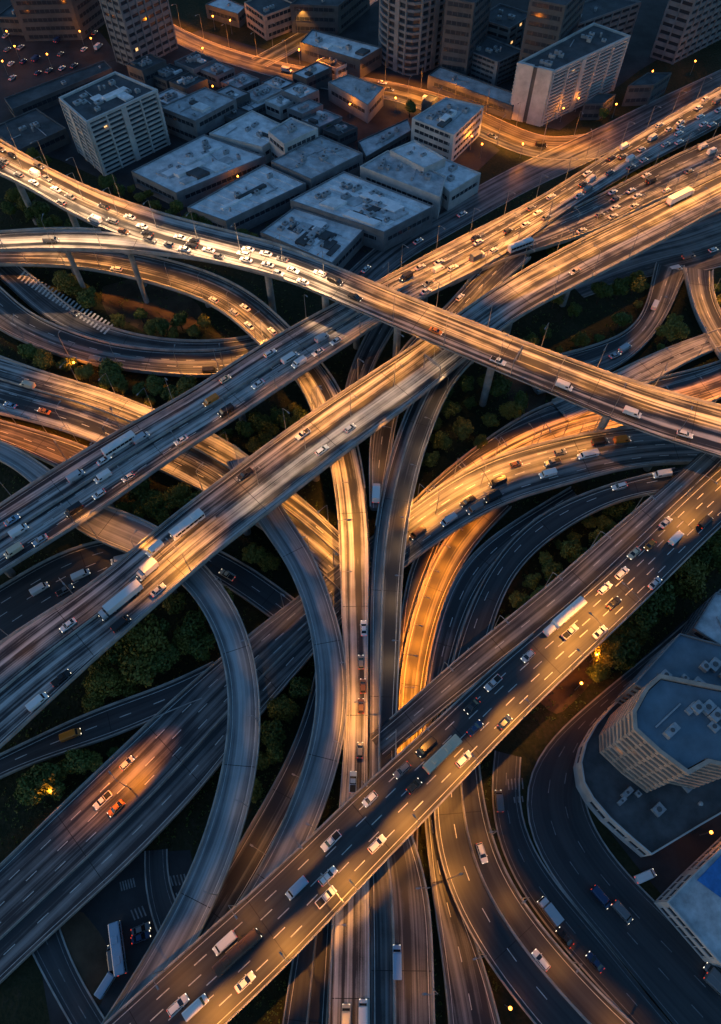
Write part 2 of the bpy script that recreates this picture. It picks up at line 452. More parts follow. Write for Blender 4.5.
road('middle', 'highway', 'the middle diagonal highway', 'middle diagonal highway running from lower left to the right edge under the flyover',
     [(-60,690,-60,800),(0,643,0,746),(40,617,58,692),(83,593,111,642),(122,562,160,602),(155,531,200,563),(200,497,235,537),(246,462,291,494),(274,441,326,466),(310,415,360,441),(380,369,420,396),(420,343,462,361),(455,318,492,336),(490,293,521,314),(521,273,556,296),(590,236,610,268),(654,206,654,245),(690,189,700,219),(721,174,721,208),(800,135,800,165)],
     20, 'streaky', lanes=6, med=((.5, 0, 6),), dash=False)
road('front', 'highway', 'the front diagonal highway', 'front diagonal highway with spaced out traffic running from bottom left to right edge',
     [(60,1066,155,1088),(120,1012,224,1024),(180,957,291,960),(274,874,371,874),(360,790,440,803),(443,717,510,729),(480,680,548,692),(530,637,592,650),(580,597,645,600),(625,556,690,555),(667,515,735,512),(715,470,800,455),(770,425,860,410)],
     20, 'dark', lanes=6, para=((0, 6.8), (0, 99)))
road('ramp', 'ramp', 'the slip ramp beside the front highway', 'narrow slip ramp splitting off the front highway down to the central roads',
     [(720,436,735,450),(690,464,707,478),(655,495,668,514),(600,541,625,556),(560,577,580,598),(521,609,538,633),(454,663,479,679),(420,693,450,703),(397,716,421,726),(366,740,388,754)],
     [20,20,20,20,19.5,18.5,16,14.5,13.5,12.2], 'medium', para=((2, 8.2), (4.5, 8.2)), dz=-.05, lanes=2)
road('central', 'viaduct', 'the right central viaduct', 'right central viaduct curving down the middle towards the bottom edge',
     [(455,340,482,352),(428,370,455,376),(410,404,438,412),(392,451,422,455),(382,490,413,490),(375,530,406,530),(371,580,401,580),(370,640,399,640),(370,730,395,728),(369,790,395,800),(370,874,428,874),(371,950,431,950),(371,1024,433,1024),(371,1090,436,1090)],
     12, 'medium', lanes=3, dash=False, med=((.62, 1, 13),), para=((0, 5.0), (0, 99)), cat='viaduct')
road('west', 'viaduct', 'the left central viaduct', 'orange lit viaduct curling from the left under both highways then running down the middle',
     [(-40,244,-40,266),(20,246,20,264),(80,246,86,268),(139,254,139,279),(180,264,178,290),(216,275,208,301),(249,292,240,323),(278,316,258,344),(303,342,281,360),(321,362,298,377),(341,389,313,411),(351,420,324,440),(357,442,332,462),(364,475,336,490),(367,509,339,515),(369,560,341,560),(368,615,342,615),(368,676,347,676),(368,740,346,740),(367,790,341,800),(369,880,335,885),(370,1024,330,1024),(370,1090,328,1090)],
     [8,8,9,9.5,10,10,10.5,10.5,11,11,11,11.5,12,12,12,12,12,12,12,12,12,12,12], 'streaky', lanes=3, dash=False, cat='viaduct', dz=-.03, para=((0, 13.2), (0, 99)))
road('slim', 'viaduct', 'the narrow viaduct between the central pair', 'narrow viaduct dropping between the two central viaducts',
     [(505,245,530,258),(470,280,492,291),(446,309,466,318),(415,335,437,347),(390,365,410,378),(378,400,398,410),(370,440,392,440),(369,473,386,479),(371,508,381,508)],
     [10,10,10,10.5,11,11.5,11.9,11.9,11.9], 'medium', lanes=2, cat='viaduct', dz=-.05)
road('under', 'viaduct', 'the short dark viaduct under the flyover', 'short dark viaduct seen between the upper and middle highways',
     [(395,285,416,290),(374,322,394,328),(354,360,374,362),(344,395,362,398),(340,430,358,432),(338,470,356,470)], 5, 'medium', lanes=2, cat='viaduct')
road('sweep', 'viaduct', 'the long sweeping viaduct', 'long viaduct sweeping from the right edge under the central roads to lower left',
     [(800,432,800,476),(721,425,721,463),(673,425,673,462),(618,430,618,468),(577,436,565,484),(521,450,510,498),(482,463,470,518),(432,493,425,549),(406,513,400,567),(370,540,375,592),(341,565,341,618),(299,599,313,653),(252,633,272,700),(223,658,240,735),(180,694,205,785),(143,730,160,830),(104,768,120,872),(65,803,80,905),(20,850,32,950),(-40,905,-30,1010)],
     [14,14,14,14,13.5,12,10,8,7,6.5,6,6,6,6,6,5.5,4.5,3.5,2,1], 'medium', lanes=6, med=((.36, 10, 19),), cat='viaduct')
road('ring', 'ramp', 'the blue curved ramp on the right', 'curved ramp bending from the front highway under it and out to the bottom',
     [(760,440,765,474),(710,463,712,490),(650,474,662,490),(599,488,613,501),(550,507,577,520),(521,530,542,543),(499,553,521,563),(480,583,506,582),(466,618,495,614),(457,648,486,642),(446,690,478,686),(438,740,475,738),(433,780,478,772),(433,822,483,813),(441,874,501,874),(476,946,548,938),(535,1024,624,1020),(595,1090,695,1078)],
     [20,19,15,11,7.5,5,4,3.5,3.5,3.5,3.5,3.5,4,4,4,4,4,4], 'dark', med=((.42, 12, 17),), lanes=3, para=((1.5, 99), (1.2, 99)))
road('inner', 'ramp', 'the grey ramp inside the curved ramp', 'grey ramp hugging the outside of the blue curved ramp',
     [(575,486,575,500),(529,513,541,522),(495,535,513,545),(471,553,492,565),(452,577,474,590),(440,612,462,622),(430,655,453,652),(424,690,444,692),(420,740,436,742),(424,800,434,800),(430,874,444,874),(437,918,466,912),(446,970,486,970),(451,1024,500,1024),(455,1090,514,1090)],
     [4,3,2.6,2.6,2.6,2.6,2.6,2.6,2.6,2.2,1.8,1.8,1.8,1.8,1.8], 'medium', lanes=2)
road('silver', 'ramp', 'the silver looping ramp', 'pale single ramp looping down the left side to the bottom edge',
     [(-40,428,-40,446),(0,441,0,457),(30,455,25,475),(55,475,40,488),(80,495,60,514),(100,506,76,534),(128,514,111,545),(161,526,140,556),(185,545,168,569),(206,567,188,583),(233,598,211,620),(250,638,225,655),(260,690,231,690),(261,718,232,719),(256,777,223,781),(244,830,209,830),(226,880,193,876),(206,920,172,914),(173,986,140,968),(147,1028,108,1020),(105,1092,62,1085)],
     [5,6,7,8.5,10,11,12,12.5,13,13.5,14,14,14,14,14,14,14,14,14,14,14], 'pale', lanes=1, dash=False)
road('second', 'ramp', 'the dark looping ramp', 'blue grey ramp looping past the silver one and under the front highway',
     [(228,462,262,452),(242,495,268,485),(258,524,281,511),(285,556,309,546),(303,597,330,598),(313,632,343,641),(319,675,349,677),(319,710,348,710),(316,733,345,741),(305,771,333,781),(283,830,317,829),(253,882,290,882),(220,935,257,940),(187,985,222,995),(150,1035,185,1055)],
     [10,10.5,11,12,13,13,13,13,13,12.5,11.5,10.5,9,8,8], 'pale', lanes=1, dash=False)
road('third', 'ramp', 'the brown lit ramp left of the loops', 'narrow dim ramp emerging from below the dark looping ramp',
     [(321,650,333,655),(312,700,330,705),(299,741,322,746),(277,783,304,787),(249,830,281,832),(215,888,250,887),(182,940,216,943),(148,990,180,1002),(112,1050,148,1060)],
     [5,5,5,5,5,5,5,4.5,4], 'medium', lanes=1, dash=False)
road('stub', 'ramp', 'the bottom ramp beside the central viaducts', 'dim orange ramp passing under the front highway at the bottom edge',
     [(318,830,338,830),(309,870,334,872),(301,918,332,920),(293,965,329,967),(283,1024,326,1026),(275,1090,322,1090)], 4, 'dark', lanes=2, med=((.45, 0, 9),))
road('left', 'highway', 'the orange lit highway at left', 'orange lit highway coming in from the left under both diagonal highways',
     [(-60,337,-60,400),(0,357,0,413),(42,373,50,425),(111,393,100,443),(152,411,148,463),(213,432,190,484),(248,457,216,497),(294,493,260,527),(319,515,295,549),(345,541,323,571),(372,566,350,600)],
     [6,6,6,6,6,6,6,6,6,5.95,5.9], 'streaky', lanes=5, med=((.62, 0, 10),))
road('leftlow', 'ramp', 'the low orange ramp at left', 'low orange lit ramp below the left highway',
     [(-60,408,-60,424),(0,421,0,440),(40,433,33,455),(94,449,62,468),(125,470,95,490)], 3, 'medium', lanes=2)
road('cut', 'ramp', 'the blue road between highways at left', 'blue road with light traffic between the two diagonal highways at left',
     [(-40,612,-40,672),(0,590,8,642),(35,566,47,612),(72,546,84,592),(108,536,120,570),(140,540,152,556),(170,535,180,552)], [4,4,4,4,4.5,5,5], 'dark', lanes=4)
road('taxi', 'ramp', 'the small ramp at lower left', 'small ramp joining the sweeping viaduct at lower left',
     [(-40,775,-40,798),(10,752,10,769),(69,722,80,747),(125,700,140,726),(170,686,182,704),(212,664,226,690)], [4.5,4.5,4.8,5.2,5.2,4.9], 'dark', lanes=2)
road('hidden', 'ramp', 'the dark ramp between the loops', 'dark ramp dipping between the two looping ramps',
     [(170,530,160,546),(230,556,212,576),(262,576,245,598),(292,598,272,615),(312,614,290,632)], [2.5,2.5,2.5,2.5,2.5], 'dark', lanes=2, piers=False)
road('loop', 'ramp', 'the outer loop ramp at left', 'outer lane of the left loop ramp curving under the upper highway',
     [(-40,255,-60,285),(0,287,-5,327),(25,312,28,343),(60,329,66,358),(111,346,108,367),(155,351,153,373),(200,353,200,377),(235,350,238,374),(270,340,275,362)], 4, 'medium', lanes=3)
road('innerloop', 'ramp', 'the inner loop ramp at left', 'inner lane of the left loop ramp with a striped marking',
     [(14,262,-10,268),(45,288,12,288),(83,317,48,320),(117,331,105,344),(155,340,155,350),(200,343,200,352),(240,341,240,349),(272,332,276,339)], 4, 'medium', dz=-.05, lanes=2, para=((0, 99), (0, 0.1)), dash=False)
road('far', 'ramp', 'the far right low road', 'low road leaving the right edge beneath the topmost flyover',
     [(545,405,575,418),(614,374,643,387),(645,358,668,371),(680,344,694,358),(721,330,721,346),(800,300,800,314)], 3.5, 'streaky', lanes=2)
road('glow', 'ramp', 'the orange low road at right', 'wide orange lit low road under the flyover at right',
     [(385,532,398,540),(424,491,436,500),(485,441,503,462),(551,402,582,436),(620,388,650,420),(671,376,694,407),(721,363,721,398),(800,325,800,355)], 3, 'streaky', lanes=4, dash=False)
road('amber', 'ramp', 'the glowing amber road', 'brightly amber lit low road right of the central viaducts',
     [(480,500,520,498),(444,538,480,537),(424,582,452,578),(411,622,435,622),(402,658,426,668),(399,712,420,712),(398,780,418,780),(398,850,416,850)], 1.6, 'medium', lanes=2, piers=False, dash=False)
road('sliver', 'ramp', 'the dark road beside the amber one', 'dark narrow low road between amber road and central viaduct',
     [(430,528,444,530),(408,572,422,582),(401,622,409,622),(398,672,401,668)], 1.5, 'dark', lanes=1, piers=False, dash=False)
road('turn', 'ramp', 'the curved slip road at right', 'curved slip road climbing to the junction at right',
     [(520,366,540,392),(575,352,600,376),(604,344,628,362),(630,333,653,337),(643,316,669,312),(651,290,679,285),(655,268,688,268)], 2.2, 'medium', lanes=2, piers=False)
road('bend', 'ramp', 'the orange bend at the right edge', 'orange lit bend dropping off the right edge',
     [(684,268,712,270),(687,284,709,287),(697,320,721,318),(716,350,741,346),(745,395,775,388)], 4, 'medium', lanes=2)
# ---- ground roads
road('junction', 'road', 'the junction under the highway at right', 'street junction under the middle highway at right', [(560,262,575,300),(640,228,652,274),(680,212,700,272),(721,196,721,266),(800,160,800,240)], .12, 'medium', ground=True, lanes=6)
road('frontage', 'road', 'the frontage road by the low roofs', 'dark frontage road along the low white roofs', [(330,290,352,306),(385,240,402,262),(440,208,455,231),(521,164,532,188),(585,135,592,160),(650,103,658,126),(721,70,721,90),(800,30,800,48)], .12, 'medium', ground=True, lanes=4)
road('street', 'road', 'the orange lit city street', 'city street glowing orange between the towers', [(160,18,150,28),(200,38,190,50),(260,58,250,70),(330,72,320,88),(400,84,395,100),(450,98,445,120),(500,120,492,142),(545,138,540,160),(590,134,600,158)], .08, 'medium', ground=True, lanes=3)
road('cross', 'road', 'the cross street at the top', 'cross street climbing to the top edge', [(250,60,268,66),(290,38,305,46),(335,12,348,20),(380,-18,392,-10)], .10, 'medium', ground=True, lanes=3)
road('service', 'road', 'the dark service road at lower right', 'dark service road beside the curved ramp at lower right', [(496,752,520,756),(488,800,514,800),(497,850,524,846),(520,890,552,882),(562,945,600,936),(626,1015,650,1000),(700,1095,720,1080)], .12, 'dark', ground=True, lanes=2)
road('avenue', 'road', 'the avenue round the office block', 'dark avenue sweeping round the curved office block', [(800,520,800,542),(721,590,725,612),(680,630,692,648),(614,684,637,692),(560,730,588,732),(527,762,578,768),(517,800,580,805),(527,846,598,848),(555,882,640,890),(603,936,705,950),(652,1000,765,1010),(722,1080,840,1075)], .12, 'dark', ground=True, lanes=3)
road('lane', 'road', 'the lane at the lower left corner', 'dark lane running down the lower left corner', [(20,925,50,900),(38,965,62,955),(58,1000,85,992),(82,1040,112,1030),(110,1090,140,1080)], .12, 'dark', ground=True, lanes=2)
road('alley', 'road', 'the side lane in the lower left yard', 'short side lane curving through the lower left yard', [(146,850,166,850),(141,872,162,872),(144,900,165,893),(152,930,176,915),(168,955,192,935)], .10, 'dark', ground=True, lanes=1, dash=False)

for r in list(ROADS.values()): build_road(r)
#@@LAMPS
# ------------------------------------------------------------------ street lamps (most read off the glow on the decks, a few added)
def lamp_proto(hgt, arm, lens_mat):
    root = empty('street_lamp')
    p = MB(); p.tube([(0, 0, 0), (0, 0, .5), (0, 0, hgt - .4)], [.16, .12, .07], M['steel'], 8); p.build('pole', root, world=False)
    a = MB(); a.tube([(0, 0, hgt - .45), (arm * .25, 0, hgt - .1), (arm * .6, 0, hgt + .1), (arm, 0, hgt + .15)], .06, M['steel'], 6); a.build('arm', root, world=False)
    h = MB(); h.loft([[(arm - .3, -.1, hgt + .1), (arm - .3, .1, hgt + .1), (arm - .3, .1, hgt + .24), (arm - .3, -.1, hgt + .24)],
                      [(arm + .1, -.22, hgt + .06), (arm + .1, .22, hgt + .06), (arm + .1, .2, hgt + .3), (arm + .1, -.2, hgt + .3)],
                      [(arm + .7, -.18, hgt + .06), (arm + .7, .18, hgt + .06), (arm + .7, .13, hgt + .24), (arm + .7, -.13, hgt + .24)]], M['steel'])
    ho = h.build('lamp_head', root, world=False)
    e = MB(); e.box((arm + .25, 0, hgt + .072), (.7, .26, .04), lens_mat); e.build('lens', ho, world=False)
    return root
ORANGE, PEACH, AMBER = (1, .37, .055), (1, .58, .27), (1, .27, .015)
M['lens_o'] = mat('sodium_lens', (.9, .6, .3), .3, .5, emit=(1, .5, .15), estr=8)
M['globe'] = mat('orange_globe', (.9, .5, .2), .3, .5, emit=(1, .30, .04), estr=2.2)
M['lens_p'] = mat('warm_white_lens', (.9, .8, .6), .3, .5, emit=(1, .72, .42), estr=8)
PROTO = {}
LAMPDATA = {}
LAMPS = []
def add_lamp(base, rz, power, colour, hgt=9.0, arm=2.6, cone=84, phrase=''):
    k = (hgt, arm, colour == PEACH)
    if k not in PROTO: PROTO[k] = lamp_proto(hgt, arm, M['lens_p'] if colour == PEACH else M['lens_o']); o = PROTO[k]
    else:
        o = copy_tree(PROTO[k])
        for c in list(o.children):
            if c.type == 'LIGHT': bpy.data.objects.remove(c)
    o.location = base; o.rotation_euler = (0, 0, rz)
    d = (round(power), colour, cone)
    if d not in LAMPDATA:
        L = bpy.data.lights.new('lamp_light', 'SPOT'); L.energy = power * LAMP_GAIN; L.color = colour
        L.spot_size = R(cone); L.spot_blend = .6; L.shadow_soft_size = .18; LAMPDATA[d] = L
    lo = bpy.data.objects.new('lamp_light', LAMPDATA[d]); COL.objects.link(lo); lo.parent = o; lo.location = (arm + .25, 0, hgt - .1); lo.scale = (1, 3.3, 1)
    LAMPS.append((o, phrase)); return o
def lamps(key, i0, i1, spacing, side, power, colour=ORANGE, hgt=12.0, arm=2.6, cone=62, off=.5, vpos=None):
    """side 'a'/'b' = first/second edge of the road's list; 'm' = on the median, arm towards the first edge"""
    r = ROADS[key]
    s0 = next(s for s, p in zip(r.s, r.par) if p >= i0); s1 = max(s for s, p in zip(r.s, r.par) if p <= i1)
    left = (side == 'a') != r.flip
    spacing = min(spacing, 19 if hgt > 9 else spacing); s = s0 + spacing * off; k = 0; power = power * (hgt / 9.0) ** 2 * (1 if hgt < 9 else 1.05)
    while s < s1:
        p, w = r.pt(s, 0)
        if vpos is not None: v = w * (vpos if r.flip else 1 - vpos); left = side == 'b' if not r.flip else side == 'a'
        else: v = w + .12 if left else -.12
        q, _ = r.pt(s, v); ax = (r.pt(s, 1)[0] - p).normalized()
        d = -ax if left else ax
        if vpos is not None: d = ax if left else -ax
        hit = [h for h in road_hits(q, .5, key) if q.z + .5 < h[1] < q.z + hgt + 2.5]
        hg, pw, cn = hgt, power, cone
        if hit:
            clr = min(h for _, h in hit) - q.z - 2.3
            if clr > 3.4:
                hg = 3.5 if clr < 5 else (5.0 if clr < 7 else 7.0); pw = power * (hg / hgt) ** 2 * .8; cn = min(100, 2 * math.degrees(math.atan(6.0 / hg))); hit = []
        if any(math.hypot(l.location.x - q.x, l.location.y - q.y) < 4 and abs(l.location.z - q.z) < 3 for l, _ in LAMPS): hit = [1]
        pp = pix(q)
        if not hit and -60 < pp[0] < W + 60 and -40 < pp[1] < H + 60:
            add_lamp((q.x, q.y, q.z + (.3 if vpos is None else .4)), math.atan2(d.y, d.x), pw, colour, hg, arm, cn, r.phrase)
        s += spacing
# top flyover: pale lamps added in place of headlight glow, orange ones to the right
lamps('top', 0.3, 4.0, 22, 'a', 6000, ORANGE); lamps('top', 1.2, 8.5, 17, 'm', 8500, PEACH, vpos=.5)
lamps('top', 8.5, 16, 20, 'a', 5600, ORANGE, arm=3.2); lamps('top', 9, 15.5, 34, 'b', 1300, ORANGE)
lamps('topleft', 0.6, 4, 18, 'b', 6000, PEACH)
# upper highway
lamps('upper', 9, 13, 20, 'a', 6000, ORANGE); lamps('upper', 9.3, 12.2, 20, 'b', 6500, ORANGE, arm=4); lamps('upper', 12.5, 17.5, 24, 'a', 4200, ORANGE)
lamps('upper2', 2.5, 8.4, 22, 'b', 4500, ORANGE); lamps('upper2', 4.5, 8.4, 26, 'a', 3200, ORANGE)
lamps('upper', 1, 7.6, 30, 'a', 350, ORANGE, arm=1.2, cone=40); lamps('upper', 1.5, 8, 28, 'b', 1300, ORANGE, arm=.8, hgt=10, cone=40)
# middle highway
lamps('middle', 13.4, 19, 18, 'a', 7000, ORANGE, arm=3.2); lamps('middle', 13.4, 18.5, 26, 'b', 2600, ORANGE)
lamps('middle', 8.5, 11.4, 17, 'a', 5600, ORANGE, arm=2.2); lamps('middle', 6.2, 8.5, 24, 'a', 2000, ORANGE)
lamps('middle', 6.2, 11.5, 19, 'm', 2300, PEACH, vpos=.5, cone=44); lamps('middle', 4.2, 5.4, 16, 'b', 9000, ORANGE, arm=6); lamps('middle', 1, 4, 40, 'a', 420, ORANGE)  # median row is added to lay a pale streak along the deck
# front highway
lamps('front', 0.8, 7.8, 23, 'b', 5200, ORANGE, arm=1.6, cone=46); lamps('front', 7.0, 8.2, 13, 'b', 6500, ORANGE, arm=6); lamps('front', 2.6, 5.4, 25, 'a', 1300, ORANGE, arm=1.2, cone=40)
lamps('front', 9.6, 11.4, 16, 'a', 6000, ORANGE, arm=4); lamps('front', 0.6, 2.5, 30, 'a', 1100, ORANGE); lamps('ramp', 2, 7.6, 30, 'a', 700, ORANGE)
# central viaducts
lamps('west', 0.8, 9, 16, 'b', 4200, ORANGE); lamps('west', 9, 14.6, 13, 'b', 6000, ORANGE, arm=3); lamps('west', 15, 17, 22, 'b', 1700, ORANGE)
lamps('west', 17.2, 18.6, 14, 'a', 4500, ORANGE, arm=3); lamps('west', 19, 21.5, 26, 'b', 550, ORANGE)
lamps('central', 1, 8, 26, 'b', 900, PEACH, arm=1.6, hgt=10, cone=60); lamps('central', 9.6, 12.4, 26, 'b', 800, ORANGE); lamps('slim', .4, 3, 14, 'b', 4200, ORANGE); lamps('slim', 4.4, 7.6, 20, 'b', 1300, ORANGE)
# the rest
lamps('sweep', 3.2, 8.2, 14, 'a', 5200, ORANGE, arm=3.5); lamps('sweep', 5.2, 8.4, 17, 'm', 4200, ORANGE, vpos=.45); lamps('sweep', 14.95, 15.5, 11, 'm', 6500, AMBER, vpos=.42, cone=56); lamps('sweep', 9, 13.5, 40, 'a', 500, ORANGE, arm=1.2, cone=44)
lamps('ring', .6, 1.8, 14, 'b', 4200, ORANGE); lamps('ring', 11.6, 14.6, 17, 'a', 3600, ORANGE, arm=1.8); lamps('ring', 12.6, 16.8, 18, 'b', 1300, ORANGE, arm=1.6, hgt=10, cone=60)
lamps('left', 2, 9.4, 15, 'a', 5200, ORANGE, arm=3.4); lamps('left', 2.2, 9, 19, 'b', 3600, ORANGE, arm=3); lamps('leftlow', .4, 3.6, 12, 'a', 2600, AMBER)
lamps('loop', 5.2, 8, 15, 'b', 5200, ORANGE); lamps('loop', .8, 5, 24, 'b', 700, ORANGE, arm=1, cone=40)
lamps('silver', 3.4, 7.6, 16, 'b', 1700, ORANGE); lamps('silver', 9, 19.6, 19, 'a', 190, PEACH, arm=.8, hgt=10, cone=40)
lamps('second', 1, 14, 19, 'b', 300, ORANGE, arm=.8, hgt=10, cone=40); lamps('third', 2, 7, 26, 'b', 700, ORANGE)
lamps('glow', .6, 7, 13, 'b', 5200, AMBER, arm=3.2); lamps('far', 1, 4.5, 20, 'b', 2200, ORANGE); lamps('amber', .2, 6.4, 9, 'a', 7800, AMBER, hgt=8, arm=3, cone=80)
lamps('bend', .5, 4, 14, 'b', 3600, ORANGE); lamps('turn', 3, 6, 24, 'b', 900, ORANGE); lamps('junction', .6, 3.4, 22, 'a', 1700, ORANGE); lamps('inner', 9.4, 13.6, 30, 'b', 700, ORANGE)
lamps('street', 0.2, 8, 18, 'a', 5600, AMBER, cone=84); lamps('street', 4, 8, 18, 'b', 5600, ORANGE, cone=84); lamps('cross', 0.2, 3, 19, 'a', 2400, ORANGE, cone=84)
# ------------------------------------------------------------------ vehicles
def car_parts(kind, paint):
    """[(part name, MB)] nose towards +x, wheels on z = 0"""
    P = M['car ' + paint]; out = []
    def sec(x, hw, z0, z1, c=.16):
        return [(x, -hw, z0 + c), (x, -hw + c, z0), (x, hw - c, z0), (x, hw, z0 + c), (x, hw, z1 - c), (x, hw - c * 1.4, z1), (x, -hw + c * 1.4, z1), (x, -hw, z1 - c)]
    def lights(xf, xr, hw, zf, zr, s=.16):
        for y in (-1, 1):
            h = MB(); h.box((xf, y * hw, zf), (.1, .34, s), M['head']); out.append(('headlight', h))
        for y in (-1, 1):
            h = MB(); h.box((xr, y * hw, zr), (.1, .3, s), M['tail']); out.append(('taillight', h))
    def wheels(xs, hw, rad):
        for x in xs:
            for y in (-1, 1):
                w = MB(); w.tube([(x, y * (hw - .2), rad), (x, y * hw, rad)], rad, M['tyre'], 12)
                w.tube([(x, y * (hw - .05), rad), (x, y * (hw + .015), rad)], rad * .55, M['rim'], 8); out.append(('wheel', w))
    if kind in ('sedan', 'hatchback', 'estate car'):
        L = {'sedan': 2.3, 'hatchback': 2.0, 'estate car': 2.35}[kind]
        b = MB(); b.loft([sec(-L, .68, .42, .78, .1), sec(-L + .15, .84, .28, .92), sec(-L * .55, .9, .22, .98), sec(.9, .9, .22, .95), sec(L * .75, .87, .24, .86), sec(L - .12, .8, .3, .74), sec(L, .62, .4, .64, .08)], P); out.append(('body', b))
        xr0, xr1 = {'sedan': (-1.75, -1.0), 'hatchback': (-1.85, -1.45), 'estate car': (-2.2, -1.9)}[kind]; xf0, xf1 = 1.15, .28
        g_ = MB(); A = [(xr0, -.79, .93), (xf0, -.79, .9), (xf0, .79, .9), (xr0, .79, .93)]; B = [(xr1, -.6, 1.42), (xf1, -.6, 1.44), (xf1, .6, 1.44), (xr1, .6, 1.42)]
        g_.loft([A, B], M['glass']); out.append(('windows', g_))
        r_ = MB(); r_.loft([[(xr1 - .03, -.62, 1.41), (xf1 + .03, -.62, 1.43), (xf1 + .03, .62, 1.43), (xr1 - .03, .62, 1.41)], [(xr1 + .1, -.5, 1.5), (xf1 - .12, -.5, 1.51), (xf1 - .12, .5, 1.51), (xr1 + .1, .5, 1.5)]], P)
        for y in (-1, 1):
            for (a0, a1) in ((xr0, xr1), (-.35, -.35), (xf0, xf1)):
                r_.tube([(a0, y * .8, .92), (a1, y * .61, 1.43)], .045, P, 5)
        out.append(('roof', r_)); wheels((-L * .6, L * .62), .9, .33); lights(L - .06, -L + .03, .6, .66, .76)
        for y in (-1, 1):
            m_ = MB(); m_.box((.85, y * 1.0, 1.0), (.16, .2, .14), P); out.append(('wing_mirror', m_))
    elif kind in ('van', 'minibus'):
        L = 2.7 if kind == 'van' else 3.3
        b = MB(); b.loft([sec(-L, .9, .35, 2.0, .12), sec(-L + .1, .98, .3, 2.15), sec(L * .5, .98, .3, 2.15), sec(L * .72, .96, .3, 1.3, .14), sec(L - .1, .92, .32, 1.0), sec(L, .8, .4, .85, .1)], P); out.append(('body', b))
        g_ = MB(); g_.face([(L * .5 + .06, -.8, 2.02), (L * .72 + .05, -.82, 1.36), (L * .72 + .05, .82, 1.36), (L * .5 + .06, .8, 2.02)], M['glass']); out.append(('windscreen', g_))
        for y in (-1, 1):
            s_ = MB(); s_.box((-.2 if kind == 'minibus' else L * .38, y * .985, 1.62), (L * 1.2 if kind == 'minibus' else .9, .03, .6), M['glass']); out.append(('side_window', s_))
        wheels((-L * .6, L * .62), .98, .36); lights(L - .04, -L + .01, .68, .78, 1.0, .24)
    elif kind == 'bus':
        L = 5.6
        b = MB(); b.loft([sec(-L, 1.15, .4, 2.95, .14), sec(-L + .12, 1.26, .35, 3.1), sec(L - .15, 1.26, .35, 3.1), sec(L, 1.15, .42, 2.9, .14)], P); out.append(('body', b))
        for y in (-1, 1):
            s_ = MB(); s_.box((-.2, y * 1.262, 2.15), (10.2, .03, .95), M['glass'])
            for k in range(7): s_.box((-4.6 + k * 1.5, y * 1.27, 2.15), (.1, .04, .97), P)
            out.append(('side_windows', s_))
        g_ = MB(); g_.box((L + .003, 0, 1.95), (.03, 2.0, 1.3), M['glass']); out.append(('windscreen', g_))
        for x in (-2.6, 1.8):
            u = MB(); u.box((x, 0, 3.2), (1.7, 1.4, .24), P, taper=.85); out.append(('roof_unit', u))
        wheels((-L * .55, L * .55), 1.27, .48); lights(L + .01, -L - .01, .9, .8, .9, .22)
    elif kind in ('truck', 'lorry'):
        n = 3.2 if kind == 'truck' else 6.6
        b = MB(); b.loft([sec(n - 1.6, 1.1, .5, 2.5, .1), sec(n - 1.5, 1.15, .45, 2.6), sec(n - .35, 1.15, .45, 2.45), sec(n, 1.1, .5, 1.5, .14)], M['car ' + ('white' if paint != 'white' else 'silver')]); out.append(('cab', b))
        g_ = MB(); g_.face([(n - .33, -.95, 2.36), (n + .02, -.98, 1.56), (n + .02, .98, 1.56), (n - .33, .95, 2.36)], M['glass']); out.append(('windscreen', g_))
        c = MB(); c.box((-.9 if kind == 'truck' else -1.2, 0, 2.15), (4.6 if kind == 'truck' else 11.4, 2.4, 2.5), P); x0 = -3.2 if kind == 'truck' else -6.9
        for k in range(4 if kind == 'truck' else 10): c.box((x0 + .5 + k * 1.18, 0, 3.415), (.07, 2.36, .04), P)
        out.append(('cargo_box', c))
        f = MB(); f.box((-.2, 0, .75), (6.2 if kind == 'truck' else 13.2, 1.0, .28), M['steel']); out.append(('chassis', f))
        wheels((-2.0, n - .9) if kind == 'truck' else (-5.6, -4.4, 2.6, n - .9), 1.15, .5); lights(n + .01, x0 - .03, .85, .85, .95, .2)
    elif kind == 'pickup':
        b = MB(); b.loft([sec(-2.6, .85, .45, 1.0, .08), sec(-2.5, .92, .35, 1.05), sec(1.5, .92, .35, 1.05), sec(2.4, .88, .38, .95), sec(2.6, .72, .45, .8, .1)], P); out.append(('body', b))
        d = MB(); d.box((-1.6, 0, 1.06), (1.7, 1.45, .05), M['tyre']); out.append(('load_bed', d))
        g_ = MB(); g_.loft([[(-.6, -.82, 1.03), (1.35, -.82, 1.03), (1.35, .82, 1.03), (-.6, .82, 1.03)], [(-.4, -.64, 1.68), (.65, -.64, 1.68), (.65, .64, 1.68), (-.4, .64, 1.68)]], M['glass']); out.append(('windows', g_))
        r_ = MB(); r_.box((.12, 0, 1.71), (1.15, 1.32, .09), P, taper=.93); out.append(('roof', r_))
        wheels((-1.55, 1.6), .93, .38); lights(2.55, -2.6, .62, .75, .85)
    return out
VP = {}
def vehicle(kind, paint, simple):
    k = (kind, paint, simple); nm = kind.replace(' ', '_')
    if k not in VP:
        parts = car_parts(kind, paint)
        if simple:
            mb = MB()
            for n_, p in parts:
                if n_ == 'wing_mirror': continue
                for f, mi in zip(p.f, p.mi): mb.face([p.v[i] for i in f], p.mats[mi])
            o = mb.build(nm)
        else:
            o = empty(nm)
            for n_, p in parts: p.build(n_, o, world=False)
        VP[k] = o; return o
    return copy_tree(VP[k])
CARS = []
